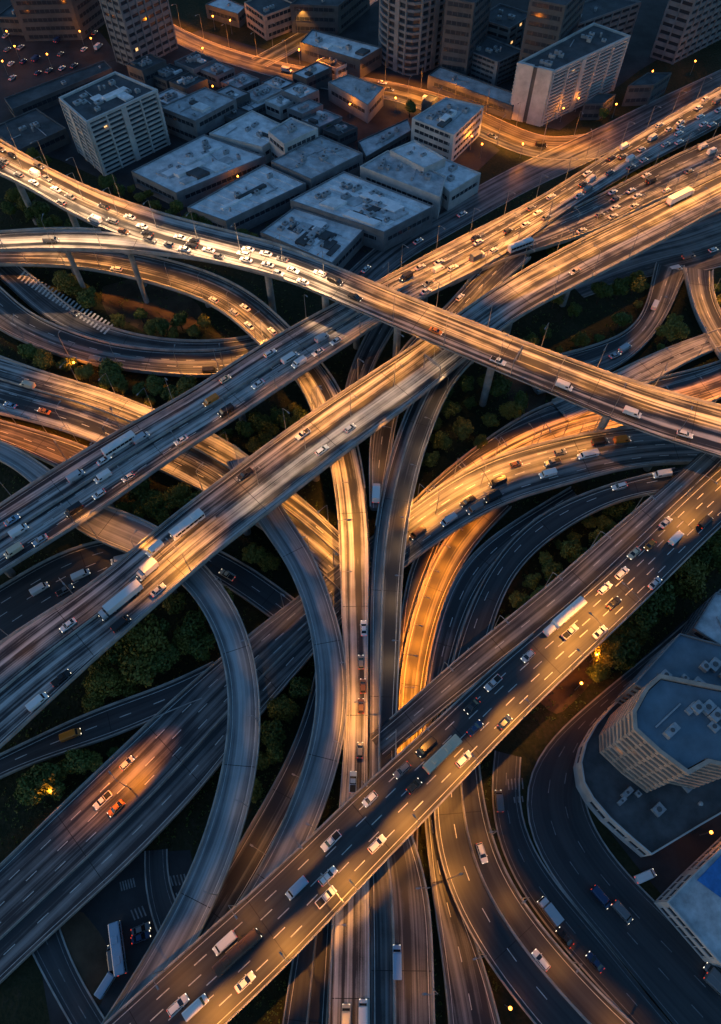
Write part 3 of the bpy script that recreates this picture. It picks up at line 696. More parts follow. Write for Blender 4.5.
def heading(r, p):
    i = min(range(len(r.c)), key=lambda i: (r.c[i].x - p.x) ** 2 + (r.c[i].y - p.y) ** 2)
    a, b = r.c[max(i - 1, 0)], r.c[min(i + 1, len(r.c) - 1)]
    return math.atan2(b.y - a.y, b.x - a.x), r.c[i].z, i, (b - a).normalized()
def drive(key, px, py, kind='sedan', paint='white', way=1, yaw=0.0):
    """way +1 = heading to the right in the picture, -1 = to the left (on upright roads: +1 = away)"""
    r = ROADS[key]; z = r.c[len(r.c) // 2].z
    for _ in range(5):
        p = at(px, py, z + .7); h, z, i, t = heading(r, p)
    a, b = pix(p), pix(p + t)
    dx, dy = b[0] - a[0], b[1] - a[1]
    sgn = (1 if dx > 0 else -1) if abs(dx) > abs(dy) * .35 else (1 if dy < 0 else -1)
    nrm = Vector((-t.y, t.x, 0)).normalized(); off = (p - r.c[i]).dot(nrm); hw = r.w[i] / 2 - (1.7 if kind in ('bus', 'truck', 'lorry') else 1.25)
    if abs(off) > hw: p = p - nrm * (off - math.copysign(max(hw, 0), off))
    for o, *_ in CARS:
        if (o.location.x - p.x) ** 2 + (o.location.y - p.y) ** 2 < (5.2 if kind not in ('bus', 'lorry') else 8) ** 2 and abs(o.location.z - z) < 3:
            d = Vector((o.location.x - p.x, o.location.y - p.y, 0)); la = abs(d.dot(nrm)); ln = abs(d.dot(t))
            if la < 2.4 and ln < (5.4 if kind not in ('bus', 'lorry') else 9): return None
    far = 700 * 4.5 / pix(p)[2] < 9.5
    o = vehicle(kind, paint, far); grade = math.asin(max(-.3, min(.3, t.z))) * (1 if sgn * way > 0 else -1)
    o.location = (p.x, p.y, z + .03 + r.dz); o.rotation_euler = (0, -grade, h + (0 if sgn * way > 0 else math.pi) + yaw)
    CARS.append((o, kind, paint, r.phrase, px)); return o
def traffic(key, i0, i1, n, v0, v1, kinds, paints, way, seed):
    q = random.Random(seed); r = ROADS[key]
    idx = [i for i, p in enumerate(r.par) if i0 <= p <= i1]; got = 0
    for _ in range(n * 4):
        if got >= n: break
        i = q.choice(idx[:-1]); t = q.random(); v = v0 + (v1 - v0) * q.random()
        nl = r.lanes or 4; v = (math.floor(v * nl) + .5) / nl + q.uniform(-.02, .02)
        e1, e2 = (r.R, r.L) if r.flip else (r.L, r.R)
        p = e1[i].lerp(e2[i], v); p = p + (r.c[i + 1] - r.c[i]) * t
        a = pix(p)
        if -5 < a[0] < W + 5 and -5 < a[1] < H + 5 and not [h for h in road_hits(p, .5, key) if h[1] > p.z + 3]:
            if drive(key, a[0], a[1] - 1.5, q.choice(kinds), q.choice(paints), way): got += 1
EX = [  # (road, x, y, kind, paint, way) seen in the photograph
 ('topleft',51,240,'van','grey',1),('top',115,240,'sedan','brown',1),('top',149,240,'pickup','grey',1),('top',219,256,'hatchback','grey',1),('top',293,270,'sedan','white',1),('top',335,281,'van','black',1),('top',355,297,'pickup','black',1),('top',248,249,'sedan','white',-1),('top',498,361,'pickup','white',1),('top',564,386,'van','white',1),('top',632,413,'van','white',1),('top',685,434,'estate car','white',1),('top',275,277,'hatchback','silver',1),('top',436,331,'sedan','orange',1),
 ('upper',120,446,'bus','white',1),('upper',141,438,'van','silver',1),('upper',155,435,'sedan','white',1),('upper',181,440,'sedan','white',-1),('upper',104,460,'sedan','white',1),('upper',76,476,'van','silver',1),('upper',103,477,'van','white',-1),('upper',128,477,'hatchback','silver',-1),('upper',99,494,'hatchback','white',-1),('upper',74,510,'van','black',-1),('upper',19,531,'van','white',1),('upper',14,551,'van','cream',-1),('upper',270,353,'estate car','white',1),('upper',290,358,'minibus','white',1),('upper',258,384,'sedan','white',-1),('upper',318,352,'sedan','white',-1),('upper',299,363,'van','white',-1),('upper',225,379,'hatchback','cream',1),('upper',211,401,'van','orange',-1),('upper',226,411,'van','black',-1),('upper',237,404,'sedan','white',-1),('upper',336,341,'sedan','white',-1),('upper',322,338,'van','silver',1),('upper',40,540,'sedan','silver',-1),('upper',12,520,'sedan','pale blue',1),
 ('upper2',455,240,'truck','grey',1),('upper',406,277,'van','black',-1),('upper',428,283,'sedan','grey',-1),('upper',470,258,'sedan','black',-1),('upper2',520,247,'bus','white',1),('upper',420,267,'sedan','silver',1),
 ('middle',245,474,'pickup','black',-1),('middle',303,434,'pickup','white',-1),('middle',322,450,'estate car','white',1),('middle',350,428,'hatchback','silver',1),('middle',188,526,'bus','white',-1),('middle',155,549,'van','white',-1),('middle',148,571,'truck','white',-1),('middle',121,602,'lorry','white',-1),('middle',158,590,'sedan','silver',1),('middle',68,625,'sedan','white',-1),('middle',121,624,'van','black',1),('middle',61,678,'pickup','black',1),('middle',38,702,'van','white',1),('middle',28,712,'hatchback','silver',1),('middle',680,198,'lorry','white',1),('middle',575,271,'sedan','cream',-1),
 ('front',676,538,'van','white',1),('front',664,521,'sedan','silver',1),('front',705,522,'van','black',1),('front',650,545,'hatchback','orange',-1),('front',628,548,'sedan','cream',-1),('front',622,573,'estate car','white',1),('front',605,588,'estate car','white',1),('front',567,613,'bus','white',1),('front',552,628,'van','white',1),('front',570,632,'pickup','silver',1),('front',600,632,'sedan','white',1),('front',614,603,'sedan','black',1),('front',493,683,'pickup','silver',-1),('front',528,656,'hatchback','silver',-1),('front',472,706,'sedan','black',-1),('front',475,728,'sedan','dark blue',1),('front',442,755,'bus','cream',1),('front',464,759,'estate car','white',1),('front',426,747,'van','black',-1),('front',402,770,'estate car','grey',-1),('front',414,786,'hatchback','brown',1),('front',370,799,'hatchback','white',-1),('front',377,844,'estate car','white',1),('front',331,841,'pickup','white',-1),('front',328,876,'estate car','white',1),('front',326,897,'pickup','white',1),('front',297,888,'van','pale blue',-1),('front',238,952,'bus','brown',1),('front',245,982,'sedan','white',1),('front',225,943,'van','white',-1),('front',178,1005,'estate car','white',1),('front',196,1007,'van','white',1),('front',655,583,'sedan','silver',1),('front',622,600,'pickup','silver',1),('front',505,722,'hatchback','dark blue',1),
 ('sweep',553,462,'pickup','grey',-1),('sweep',588,455,'minibus','white',-1),('sweep',560,452,'hatchback','grey',1),('sweep',498,482,'van','black',-1),('sweep',468,501,'pickup','black',-1),('sweep',493,497,'van','black',-1),('sweep',475,509,'van','grey',-1),('sweep',449,520,'van','silver',-1),('sweep',440,528,'pickup','grey',-1),('sweep',516,464,'hatchback','brown',1),('sweep',600,442,'van','black',1),('sweep',622,440,'van','orange',1),('sweep',548,474,'van','white',-1),('sweep',418,533,'van','brown',-1),('sweep',103,800,'pickup','white',-1),('sweep',116,808,'sedan','orange',-1),('sweep',127,763,'hatchback','silver',1),
 ('ring',620,486,'estate car','white',-1),('ring',663,474,'van','white',-1),('ring',482,853,'estate car','white',-1),('ring',474,836,'pickup','brown',-1),('ring',541,960,'estate car','white',-1),
 ('west',365,628,'sedan','white',1),('west',365,642,'van','white',1),('west',361,662,'hatchback','grey',1),('west',363,686,'hatchback','brown',1),('west',361,706,'hatchback','brown',1),('west',353,782,'pickup','pale blue',1),('west',360,750,'hatchback','grey',1),('west',363,1014,'van','white',1),('west',346,1019,'van','cream',1),('central',397,962,'minibus','pale blue',1),('slim',376,494,'truck','white',1),('slim',460,297,'hatchback','white',1),
 ('taxi',71,735,'van','orange',1),('cut',40,589,'van','white',1),('cut',81,575,'van','white',1),('cut',65,590,'pickup','grey',1),('cut',120,560,'van','silver',-1),('hidden',227,575,'pickup','cream',-1),('left',44,411,'sedan','orange',-1),('left',10,405,'sedan','pale blue',-1),('left',28,385,'van','cream',-1),
 ('service',499,801,'van','grey',1),('service',549,911,'truck','silver',-1),('service',555,948,'sedan','black',-1),('service',595,962,'sedan','dark blue',-1),('avenue',601,897,'van','dark blue',1),('avenue',622,912,'van','grey',1),('avenue',715,975,'van','grey',-1),
 ('loop',95,364,'van','grey',1),('loop',210,371,'van','black',1),('innerloop',75,312,'hatchback','grey',1),('turn',655,305,'van','white',1),('turn',625,348,'van','silver',1),('turn',615,355,'sedan','silver',1),('turn',606,361,'van','white',1),('junction',681,276,'van','white',1),('frontage',462,214,'sedan','white',1),('frontage',418,241,'sedan','white',1),('frontage',366,269,'sedan','white',1)]
for (k, x, y, kd, pt_, wy) in EX: drive(k, x, y, kd, pt_, wy)
CK = ['sedan', 'hatchback', 'estate car', 'van', 'sedan']; CP = ['white', 'white', 'silver', 'grey', 'black', 'white', 'grey', 'silver']
traffic('top', 0.2, 8.2, 27, .42, .95, CK, CP, -1, 3)
traffic('top', 0, 2.5, 5, .1, .4, CK, CP, 1, 4)
traffic('upper', 13, 17.4, 26, .05, .98, CK, CP, 1, 5)
traffic('upper', 9.2, 12.9, 16, .2, .9, CK, CP, 1, 6)
traffic('upper2', 3, 8.4, 16, .1, .9, CK, CP, 1, 8)
traffic('west', 2.5, 8, 12, .4, .95, CK, CP, -1, 9)
traffic('junction', .4, 3.2, 9, .2, .9, CK, CP, 1, 10)
traffic('street', 2, 8, 8, .2, .9, CK, CP, 1, 12)
cnt = {}; tot = {}
CARS.sort(key=lambda t: t[4])
for o, kd, pt_, ph, x in CARS: tot[(kd, pt_, ph)] = tot.get((kd, pt_, ph), 0) + 1
for o, kd, pt_, ph, x in CARS:
    k = (kd, pt_, ph); i = cnt.get(k, 0); cnt[k] = i + 1
    if tot[k] == 1: lb = f'{pt_} {kd} on {ph}, the only such one'
    elif i == 0: lb = f'{pt_} {kd} on {ph}, leftmost of {tot[k]}'
    elif i == tot[k] - 1: lb = f'{pt_} {kd} on {ph}, rightmost of {tot[k]}'
    else: lb = f'{pt_} {kd} on {ph}, {ordn(i)} of {tot[k]} from left'
    tag(o, lb, {'estate car': 'car', 'sedan': 'car', 'hatchback': 'car', 'lorry': 'truck'}.get(kd, kd), 'vehicles on ' + ph)
#@@BUILD
# ------------------------------------------------------------------ buildings
M['roof_metal'] = mat('weathered_roof_sheet', (.70, .715, .72), .45, .4, var=.42, scale=.22)
M['roof_grey'] = mat('weathered_roof_felt', (.42, .43, .44), .6, .3, var=.5, scale=.2)
M['roof_dark'] = mat('dark_roof_felt', (.07, .075, .08), .8, .3, var=.5, scale=.15)
M['roof_bright'] = mat('new_white_roof_sheet', (.8, .81, .82), .45, .4, var=.2, scale=.3)
M['roof_blue'] = mat('blue_grey_roof_membrane', (.10, .15, .19), .6, .4, var=.35, scale=.12)
M['wall_white'] = mat('white_render', (.46, .45, .43), .75, .3, var=.25, scale=.2)
M['wall_grey'] = mat('grey_render', (.17, .18, .19), .8, .3, var=.3, scale=.2)
M['wall_dark'] = mat('dark_facade', (.08, .085, .09), .7, .4, var=.3, scale=.2)
M['wall_tan'] = mat('tan_stone_band', (.38, .29, .23), .75, .3, var=.3, scale=.3)
M['window'] = mat('window_glass', (.03, .038, .048), .12, .6)
M['lit'] = mat('lit_window_glass', (.8, .6, .35), .3, .5, emit=(1, .55, .2), estr=.5)
M['unit'] = mat('roof_unit_metal', (.33, .34, .35), .5, .5, .3, var=.3, scale=.8)
M['tarp'] = mat('blue_court_surface', (.03, .16, .42), .5, .4, var=.3, scale=.6)
M['yard'] = mat('yard_paving', (.03, .031, .034), .8, .3, var=.55, scale=.08)
M['brown'] = mat('bare_earth', (.075, .052, .035), .95, .1, var=.5, scale=.1, bump=.4)

def ccw(p):
    a = sum(p[i][0] * p[(i + 1) % len(p)][1] - p[(i + 1) % len(p)][0] * p[i][1] for i in range(len(p)))
    return list(p) if a > 0 else list(reversed(p))
def offset(poly, d):
    """move every edge outward by d (poly counter-clockwise)"""
    n = len(poly); out = []
    for i in range(n):
        p0, p1, p2 = Vector(poly[i - 1][:2]), Vector(poly[i][:2]), Vector(poly[(i + 1) % n][:2])
        e1, e2 = (p1 - p0).normalized(), (p2 - p1).normalized()
        n1, n2 = Vector((e1.y, -e1.x)), Vector((e2.y, -e2.x))
        m = (n1 + n2); m = m.normalized() if m.length > 1e-6 else n1
        out.append(tuple(p1 + m * (d / max(.35, m.dot(n1)))))
    return out
def in_poly(p, poly):
    c = False; n = len(poly)
    for i in range(n):
        a, b = poly[i], poly[i - 1]
        if (a[1] > p[1]) != (b[1] > p[1]) and p[0] < (b[0] - a[0]) * (p[1] - a[1]) / (b[1] - a[1]) + a[0]: c = not c
    return c
def solve_h(top, base):
    b = at(*base, 0); best = min(range(2, 160), key=lambda h: abs(pix(Vector((b.x, b.y, h)))[1] - top[1])); return float(best)
BUILDINGS = []
def building(name, label, px, h, wall='wall_grey', roof='roof_grey', style='low', floors=0, seed=0, base=False, clutter=6, cat='building', z0=0.0, group=None, parent=None, seams=0, vert=0, rim=.6, panels=0, blank=False):
    q = random.Random(seed * 7 + 1)
    poly = ccw([tuple(at(x, y, z0 if base else h)[:2]) for x, y in px]); BUILDINGS.append(poly)
    cx = sum(p[0] for p in poly) / len(poly); cy = sum(p[1] for p in poly) / len(poly)
    root = empty(name, (cx, cy, z0)); tag(root, label, cat, group)
    n = len(poly); W_ = M[wall]; inner = offset(poly, -.35)
    if style == 'low':
        b = MB(); b.prism(poly, z0 - .3, h - rim, W_, top=False); b.ring(poly, inner, h - rim, h, W_); b.build('wall', root)
        for k in range(max(1, floors)):
            fh = (h - z0) / max(1, floors)
            for i in range(n):
                a, c = Vector(poly[i]), Vector(poly[(i + 1) % n]); L = (c - a).length
                if L < 5: continue
                e = (c - a).normalized(); nr = Vector((e.y, -e.x)); rz = math.atan2(e.y, e.x); zc = z0 + fh * (k + .55)
                w = MB(); m0 = (a + c) / 2 + nr * .01; w.box((m0.x, m0.y, zc), (L * .84, .08, min(1.7, fh * .42)), M['window'], rz)
                for j in range(int(L * .84 / 2.6) + 1):
                    pp = a + e * (L * .08 + j * 2.6) + nr * .04; w.box((pp.x, pp.y, zc), (.22, .12, min(1.9, fh * .46)), W_, rz)
                pp = m0 + nr * .1; w.box((pp.x, pp.y, zc - min(.9, fh * .24)), (L * .86, .3, .1), W_, rz)
                w.build('ribbon_window', root)
    else:
        fh = (h - z0) / floors
        b = MB(); b.prism(poly, z0 - .3, h - .9, M['window'], top=False); b.build('glazing', root)
        out = offset(poly, {'deep': .8, 'slab': .9}.get(style, .3))
        for k in range(floors + 1):
            zc = z0 + fh * k; t = .55 * fh if style == 'band' else (.34 * fh if style == 'deep' else .42 * fh)
            if k == floors: t = 1.1
            m_ = MB(); m_.ring(out, offset(poly, -.05), zc - t * .5 - (0 if k < floors else .3), zc + t * .5 - (0 if k < floors else .3), W_); m_.build('floor_band', root)
        if vert:
            for i in range(n):
                a, c = Vector(poly[i]), Vector(poly[(i + 1) % n]); L = (c - a).length
                if L < 6: continue
                e = (c - a).normalized(); nr = Vector((e.y, -e.x)); rz = math.atan2(e.y, e.x); m_ = MB(); cnt_ = max(2, int(L / vert))
                for j in range(cnt_ + 1):
                    pp = a + e * (L * j / cnt_) + nr * .2; wd = 2.6 if (j == cnt_ // 2 and style == 'deep') else .7
                    m_.box((pp.x, pp.y, (z0 + h) / 2 - .3), (wd, .85 if style != 'deep' else 1.9, h - z0 - .6), W_, rz)
                m_.build('wall_piers', root)
        for _ in range(7):
            i = q.randrange(n); a, c = Vector(poly[i]), Vector(poly[(i + 1) % n]); e = (c - a).normalized(); nr = Vector((e.y, -e.x)); L = (c - a).length
            if L < 5: continue
            pp = a + e * q.uniform(.1, .9) * L + nr * .03; lw = MB(); lw.box((pp.x, pp.y, z0 + fh * (q.randrange(1, floors) + .5)), (1.5, .06, fh * .4), M['lit'], math.atan2(e.y, e.x)); lw.build('lit_window', root)
        if blank:
            i = max(range(n), key=lambda i: (-(poly[(i + 1) % n][1] - poly[i][1]) * .8 + (poly[(i + 1) % n][0] - poly[i][0]) * .6) / math.dist(poly[i], poly[(i + 1) % n]))
            a, c = Vector(poly[i]), Vector(poly[(i + 1) % n]); e = (c - a).normalized(); nr = Vector((e.y, -e.x)); L = (c - a).length; ew = MB()
            for u0, u1 in ((-.02, .44), (.56, 1.02)):
                mm = a + e * L * (u0 + u1) / 2 + nr * .75; ew.box((mm.x, mm.y, (z0 + h) / 2 + .3), (L * (u1 - u0), 1.7, h - z0 + .8), W_, math.atan2(e.y, e.x))
            mm = a + e * L / 2 + nr * .6; ew.box((mm.x, mm.y, (z0 + h) / 2 + .1), (L * .12, 1.2, h - z0 + .2), M['wall_dark'], math.atan2(e.y, e.x)); ew.build('end_wall', root)
        inner = offset(poly, -.3)
    rf = MB(); zr = h - (rim if style == 'low' else .5); rf.face([(*p, zr) for p in inner], M[roof])
    e0 = (Vector(poly[1]) - Vector(poly[0])); L0 = e0.length; e0.normalize(); n0 = Vector((-e0.y, e0.x)); rz = math.atan2(e0.y, e0.x)
    if n == 4: L1 = (Vector(poly[2]) - Vector(poly[1])).length
    else: L1 = L0
    if seams and n == 4:
        for j in range(1, seams):
            a = Vector(poly[0]).lerp(Vector(poly[1]), j / seams); c = Vector(poly[3]).lerp(Vector(poly[2]), j / seams); mm = (a + c) / 2; d = c - a
            rf.box((mm.x, mm.y, zr + .12), (d.length - 1, .22, .24), M[roof], math.atan2(d.y, d.x))
    ro = rf.build('roof', root)
    if panels and n == 4:
        for j in range(panels):
            u0 = q.uniform(.04, .6); v0 = q.uniform(.04, .6); du, dv = (q.uniform(.2, .38), q.uniform(.06, .16)) if q.random() < .6 else (q.uniform(.08, .2), q.uniform(.2, .38))
            P4 = [Vector(poly[0]).lerp(Vector(poly[1]), u).lerp(Vector(poly[3]).lerp(Vector(poly[2]), u), v) for u, v in ((u0, v0), (u0 + du, v0), (u0 + du, v0 + dv), (u0, v0 + dv))]
            pm = MB(); pm.prism(ccw([tuple(p) for p in P4]), zr + .004, zr + q.uniform(.3, 1.6), M[q.choice(['roof_metal', 'roof_grey', 'roof_bright', 'roof_dark'])], top=True); pm.build('raised_roof_panel', root)
    tries = 0; done = 0
    xs = [p[0] for p in inner]; ys = [p[1] for p in inner]
    while done < clutter and tries < 200:
        tries += 1
        p = (q.uniform(min(xs), max(xs)), q.uniform(min(ys), max(ys))); w, d, hh = q.uniform(1, 4), q.uniform(1, 2.6), q.uniform(.6, 2.0)
        if not all(in_poly((p[0] + sx * 2.6, p[1] + sy * 2.6), inner) for sx in (-1, 1) for sy in (-1, 1)): continue
        u = MB(); kind = q.random()
        if kind < .65:
            u.box((p[0], p[1], zr + hh / 2), (w, d, hh), M['unit'], rz); u.tube([(p[0], p[1], zr + hh), (p[0], p[1], zr + hh + .14)], min(w, d) * .3, M['wall_dark'], 8); u.build('air_conditioner', root)
        elif kind < .85:
            u.tube([(p[0], p[1], zr), (p[0], p[1], zr + hh)], .45, M['unit'], 10); u.tube([(p[0], p[1], zr + hh), (p[0], p[1], zr + hh + .25)], [.6, .3], M['unit'], 10); u.build('roof_vent', root)
        else:
            u.box((p[0], p[1], zr + .2), (w * 2.2, .35, .3), M['unit'], rz + q.choice((0, math.pi / 2))); u.build('roof_duct', root)
        done += 1
    return root, poly

# apartment block by the flyover, top left
h1 = solve_h((87, 121), (108, 175))
building('apartment_block', 'white apartment block with dark balconies beside the topmost flyover, upper left', [(61, 98), (115, 73), (155, 90), (87, 121)], h1, 'wall_white', 'roof_dark', 'deep', 12, 1, clutter=16, vert=7, panels=3)
building('office_tower', 'tall dark tower cut by the top edge behind the white apartment block', [(118, 62), (137, 70), (177, 48), (158, 40)], 85, 'wall_grey', 'roof_dark', 'band', 24, 2, base=True, vert=4)
rt = [(380, 56), (382, 62), (388, 67), (404, 74), (410, 75), (417, 74), (452, 60), (457, 55), (456, 48), (436, 36), (428, 34)]
building('balcony_tower', 'tall tower with rounded corners and balconies cut by the top edge at centre', rt, 85, 'wall_grey', 'roof_dark', 'deep', 26, 3, base=True, vert=4)
building('office_tower', 'tall dark tower cut by the top edge at the right corner', [(651, 57), (672, 64), (730, 34), (706, 18)], 80, 'wall_grey', 'roof_dark', 'band', 22, 4, base=True, vert=5)
h2 = solve_h((552, 70), (547, 123))
building('slab_block', 'pale slab block with blank white end wall above the orange street', [(520, 63), (553, 71), (628, 36), (594, 24)], h2, 'wall_white', 'roof_dark', 'deep', 15, 5, clutter=14, vert=9, blank=True)
building('slab_block', 'darker slab block behind the pale slab block at the top', [(535, 22), (566, 28), (640, 2), (605, -6)], 22, 'wall_grey', 'roof_dark', 'band', 7, 6, clutter=6, vert=6)
h3 = solve_h((498, 62), (496, 88))
building('office_block', 'square grey office block left of the pale slab block', [(458, 46), (498, 62), (524, 50), (484, 35)], h3, 'wall_grey', 'roof_dark', 'low', 5, 7, clutter=6)
building('office_block', 'stepped grey block rising behind the square office block at the top', [(478, 18), (510, 28), (532, 14), (500, 4)], 16, 'wall_grey', 'roof_dark', 'band', 5, 8, clutter=5, vert=5)
building('canopy_building', 'long low building with bright roof strip in front of the square office block', [(428, 75), (440, 66), (522, 95), (513, 106)], 7, 'wall_dark', 'roof_grey', 'low', 1, 9, clutter=3)
hw = solve_h((455, 133), (458, 163))
building('office_block', 'three storey blue grey office beside the low white roofs', [(412, 118), (446, 97), (484, 106), (454, 135)], hw, 'wall_white', 'roof_grey', 'low', 4, 10, clutter=16, panels=2)
building('warehouse', 'low warehouse with plain pale roof nearest the white apartment block', [(131, 171), (204, 134), (265, 156), (176, 193)], 8, 'wall_grey', 'roof_metal', 'low', 1, 11, clutter=18, panels=9)
building('warehouse', 'long pale warehouse with ribbed roof beside the topmost flyover', [(187, 207), (264, 164), (306, 183), (226, 221)], 9, 'wall_grey', 'roof_metal', 'low', 1, 12, clutter=9, seams=9, panels=2)
building('warehouse', 'plain grey warehouse behind the ribbed roof warehouse', [(271, 161), (321, 135), (363, 153), (311, 179)], 10, 'wall_grey', 'roof_grey', 'low', 1, 13, clutter=10, seams=4)
building('warehouse', 'patchwork roof warehouse closest to the flyover and frontage road', [(260, 232), (294, 207), (364, 229), (332, 263)], 8, 'wall_grey', 'roof_metal', 'low', 1, 14, clutter=22, panels=16, seams=6)
building('warehouse', 'patchwork roof warehouse behind the one closest to the flyover', [(290, 200), (344, 171), (434, 206), (384, 232)], 10, 'wall_grey', 'roof_metal', 'low', 1, 15, clutter=26, panels=16, seams=8)
building('warehouse', 'smooth grey roofed hall in front of the three storey office', [(360, 166), (388, 150), (446, 176), (440, 197)], 11, 'wall_white', 'roof_grey', 'low', 1, 16, clutter=10)
building('annex', 'small hall with bright roof between smooth hall and frontage road', [(426, 170), (444, 158), (481, 173), (450, 192)], 9.5, 'wall_white', 'roof_metal', 'low', 1, 17, clutter=2)
building('annex', 'bright patched annex touching the three storey office', [(390, 150), (414, 140), (446, 158), (424, 168)], 13, 'wall_white', 'roof_metal', 'low', 1, 18, clutter=3)
building('workshop', 'two storey workshop right of the apartment block with pale roof', [(160, 107), (205, 87), (236, 99), (195, 121)], 12, 'wall_grey', 'roof_grey', 'low', 2, 19, clutter=5, panels=2)
building('workshop', 'long pale roofed workshop in the middle of the low roofs', [(209, 133), (252, 110), (290, 128), (262, 147)], 9, 'wall_white', 'roof_metal', 'low', 1, 20, clutter=4, panels=3)
building('workshop', 'white walled workshop with square roof above the plain warehouse', [(268, 131), (291, 117), (318, 128), (284, 144)], 14, 'wall_white', 'roof_grey', 'low', 2, 21, clutter=4)
building('shed', 'narrow shed with warm lit roof beside the three storey office', [(358, 141), (408, 118), (412, 130), (366, 157)], 6, 'wall_dark', 'roof_grey', 'low', 1, 22, clutter=5)
building('station_hall', 'long hall with bright white roof edge at the top centre', [(300, 42), (312, 29), (382, 47), (360, 60)], 9, 'wall_dark', 'roof_metal', 'low', 1, 23, clutter=3, panels=3)
building('shop', 'small flat shop with bright roof at the top edge', [(205, 4), (222, -4), (246, 6), (238, 14)], 7, 'wall_dark', 'roof_metal', 'low', 1, 24, clutter=1)
building('shop', 'corner shop lit orange by the street at the top edge', [(244, 2), (268, -8), (296, 4), (264, 16)], 12, 'wall_tan', 'roof_dark', 'low', 3, 25, clutter=3)
building('workshop', 'dark roofed workshop beside the cross street', [(328, 82), (348, 74), (384, 87), (368, 105)], 9, 'wall_grey', 'roof_grey', 'low', 1, 26, clutter=4)
building('long_shed', 'long low shed with pale roof edge left of the apartment block', [(4, 98), (104, 60), (112, 68), (12, 109)], 6, 'wall_dark', 'roof_dark', 'low', 1, 27, clutter=2)
building('hall', 'dark low hall at the left edge behind the flyover', [(-10, 128), (36, 108), (66, 128), (18, 150)], 7, 'wall_dark', 'roof_dark', 'low', 1, 28, clutter=6)
q = random.Random(5); k = 0
for (cx, cy) in [(168,72),(195,60),(188,80),(216,68),(240,80),(228,94),(262,92),(250,102),(285,98),(278,82),(305,106),(300,90),(146,62),(322,118),(340,128),(170,96),(312,70),(336,60),(150,104),(234,112)]:
    a, b = q.uniform(.3, .5), q.uniform(.28, .42)
    e1, e2 = (26, -12), (24, 10)
    P4 = [(cx + sx * a * e1[0] + sy * b * e2[0], cy + sx * a * e1[1] + sy * b * e2[1]) for sx, sy in ((-1, -1), (1, -1), (1, 1), (-1, 1))]
    rf = q.choice(['roof_dark', 'roof_grey', 'roof_metal', 'roof_grey', 'roof_dark']); hh = q.uniform(5, 10)
    k += 1
    building('small_building', f'small low building with {dict(roof_dark="dark", roof_grey="grey", roof_metal="pale")[rf]} roof among the roofs by the tower, {ordn(k - 1)} of twenty', P4, hh, q.choice(['wall_grey', 'wall_dark', 'wall_white']), rf, 'low', 1, 40 + k, clutter=8, panels=q.choice((1, 2, 3)), group='small roofs behind the warehouses')
k = 0
for (cx, cy, a, b, hh) in [(560, -12, 30, 22, 40), (470, -10, 24, 16, 36), (330, -10, 40, 20, 14), (60, -18, 50, 20, 20), (20, 8, 24, 12, 9), (650, 78, 22, 8, 10), (600, 98, 16, 7, 8), (430, 98, 8, 6, 7)]:
    k += 1
    P4 = [(cx - a, cy + a * .35), (cx - a * .1, cy - b * .7), (cx + a, cy - a * .25), (cx + a * .2, cy + b * .8)]
    building('background_building', f'dark flat roofed background building, {ordn(k - 1)} of eight along the top', P4, hh, 'wall_dark', 'roof_dark', 'low', max(1, int(hh / 4)), 70 + k, clutter=3, group='dark blocks at the top')

# curved office block on its podium, lower right
hp = 8.0
pod = [(628, 692), (612, 706), (597, 723), (586, 742), (581, 762), (584, 782), (593, 798), (610, 818), (632, 838), (652, 855), (700, 826), (745, 800), (770, 770), (770, 700), (700, 690)]
_, podp = building('podium', 'curved podium with pale rim carrying the banded office block, lower right', pod, hp, 'wall_white', 'roof_dark', 'low', 1, 31, clutter=16, rim=1.0)
tw = [(661, 678), (648, 690), (636, 712), (637, 728), (661, 750), (688, 770), (708, 759), (740, 766), (790, 720), (770, 690), (720, 690)]
building('banded_office', 'office block with wavy tan floor bands standing on the curved podium', tw, 34, 'wall_tan', 'roof_blue', 'slab', 9, 32, clutter=12, z0=hp, vert=5)
building('rear_block', 'lower blue roofed block behind the banded office', [(680, 633), (634, 684), (668, 700), (730, 715), (780, 690), (760, 655)], 24, 'wall_grey', 'roof_blue', 'low', 5, 33, clutter=10, z0=hp)
building('side_block', 'grey roofed block at the right edge above the banded office', [(694, 628), (716, 592), (760, 600), (770, 650), (735, 655)], 16, 'wall_grey', 'roof_grey', 'low', 4, 34, clutter=5)
rp, pp_ = building('car_park', 'white car park building in the lower right corner with blue roof court', [(667, 902), (696, 872), (740, 830), (800, 870), (790, 985), (721, 964)], 9, 'wall_white', 'roof_grey', 'low', 2, 35, clutter=0)
cm = MB(); cm.prism(ccw([tuple(at(x, y, 9)[:2]) for x, y in ((698, 880), (724, 853), (770, 880), (744, 914))]), 8.404, 8.6, M['tarp']); cm.build('blue_court', rp)

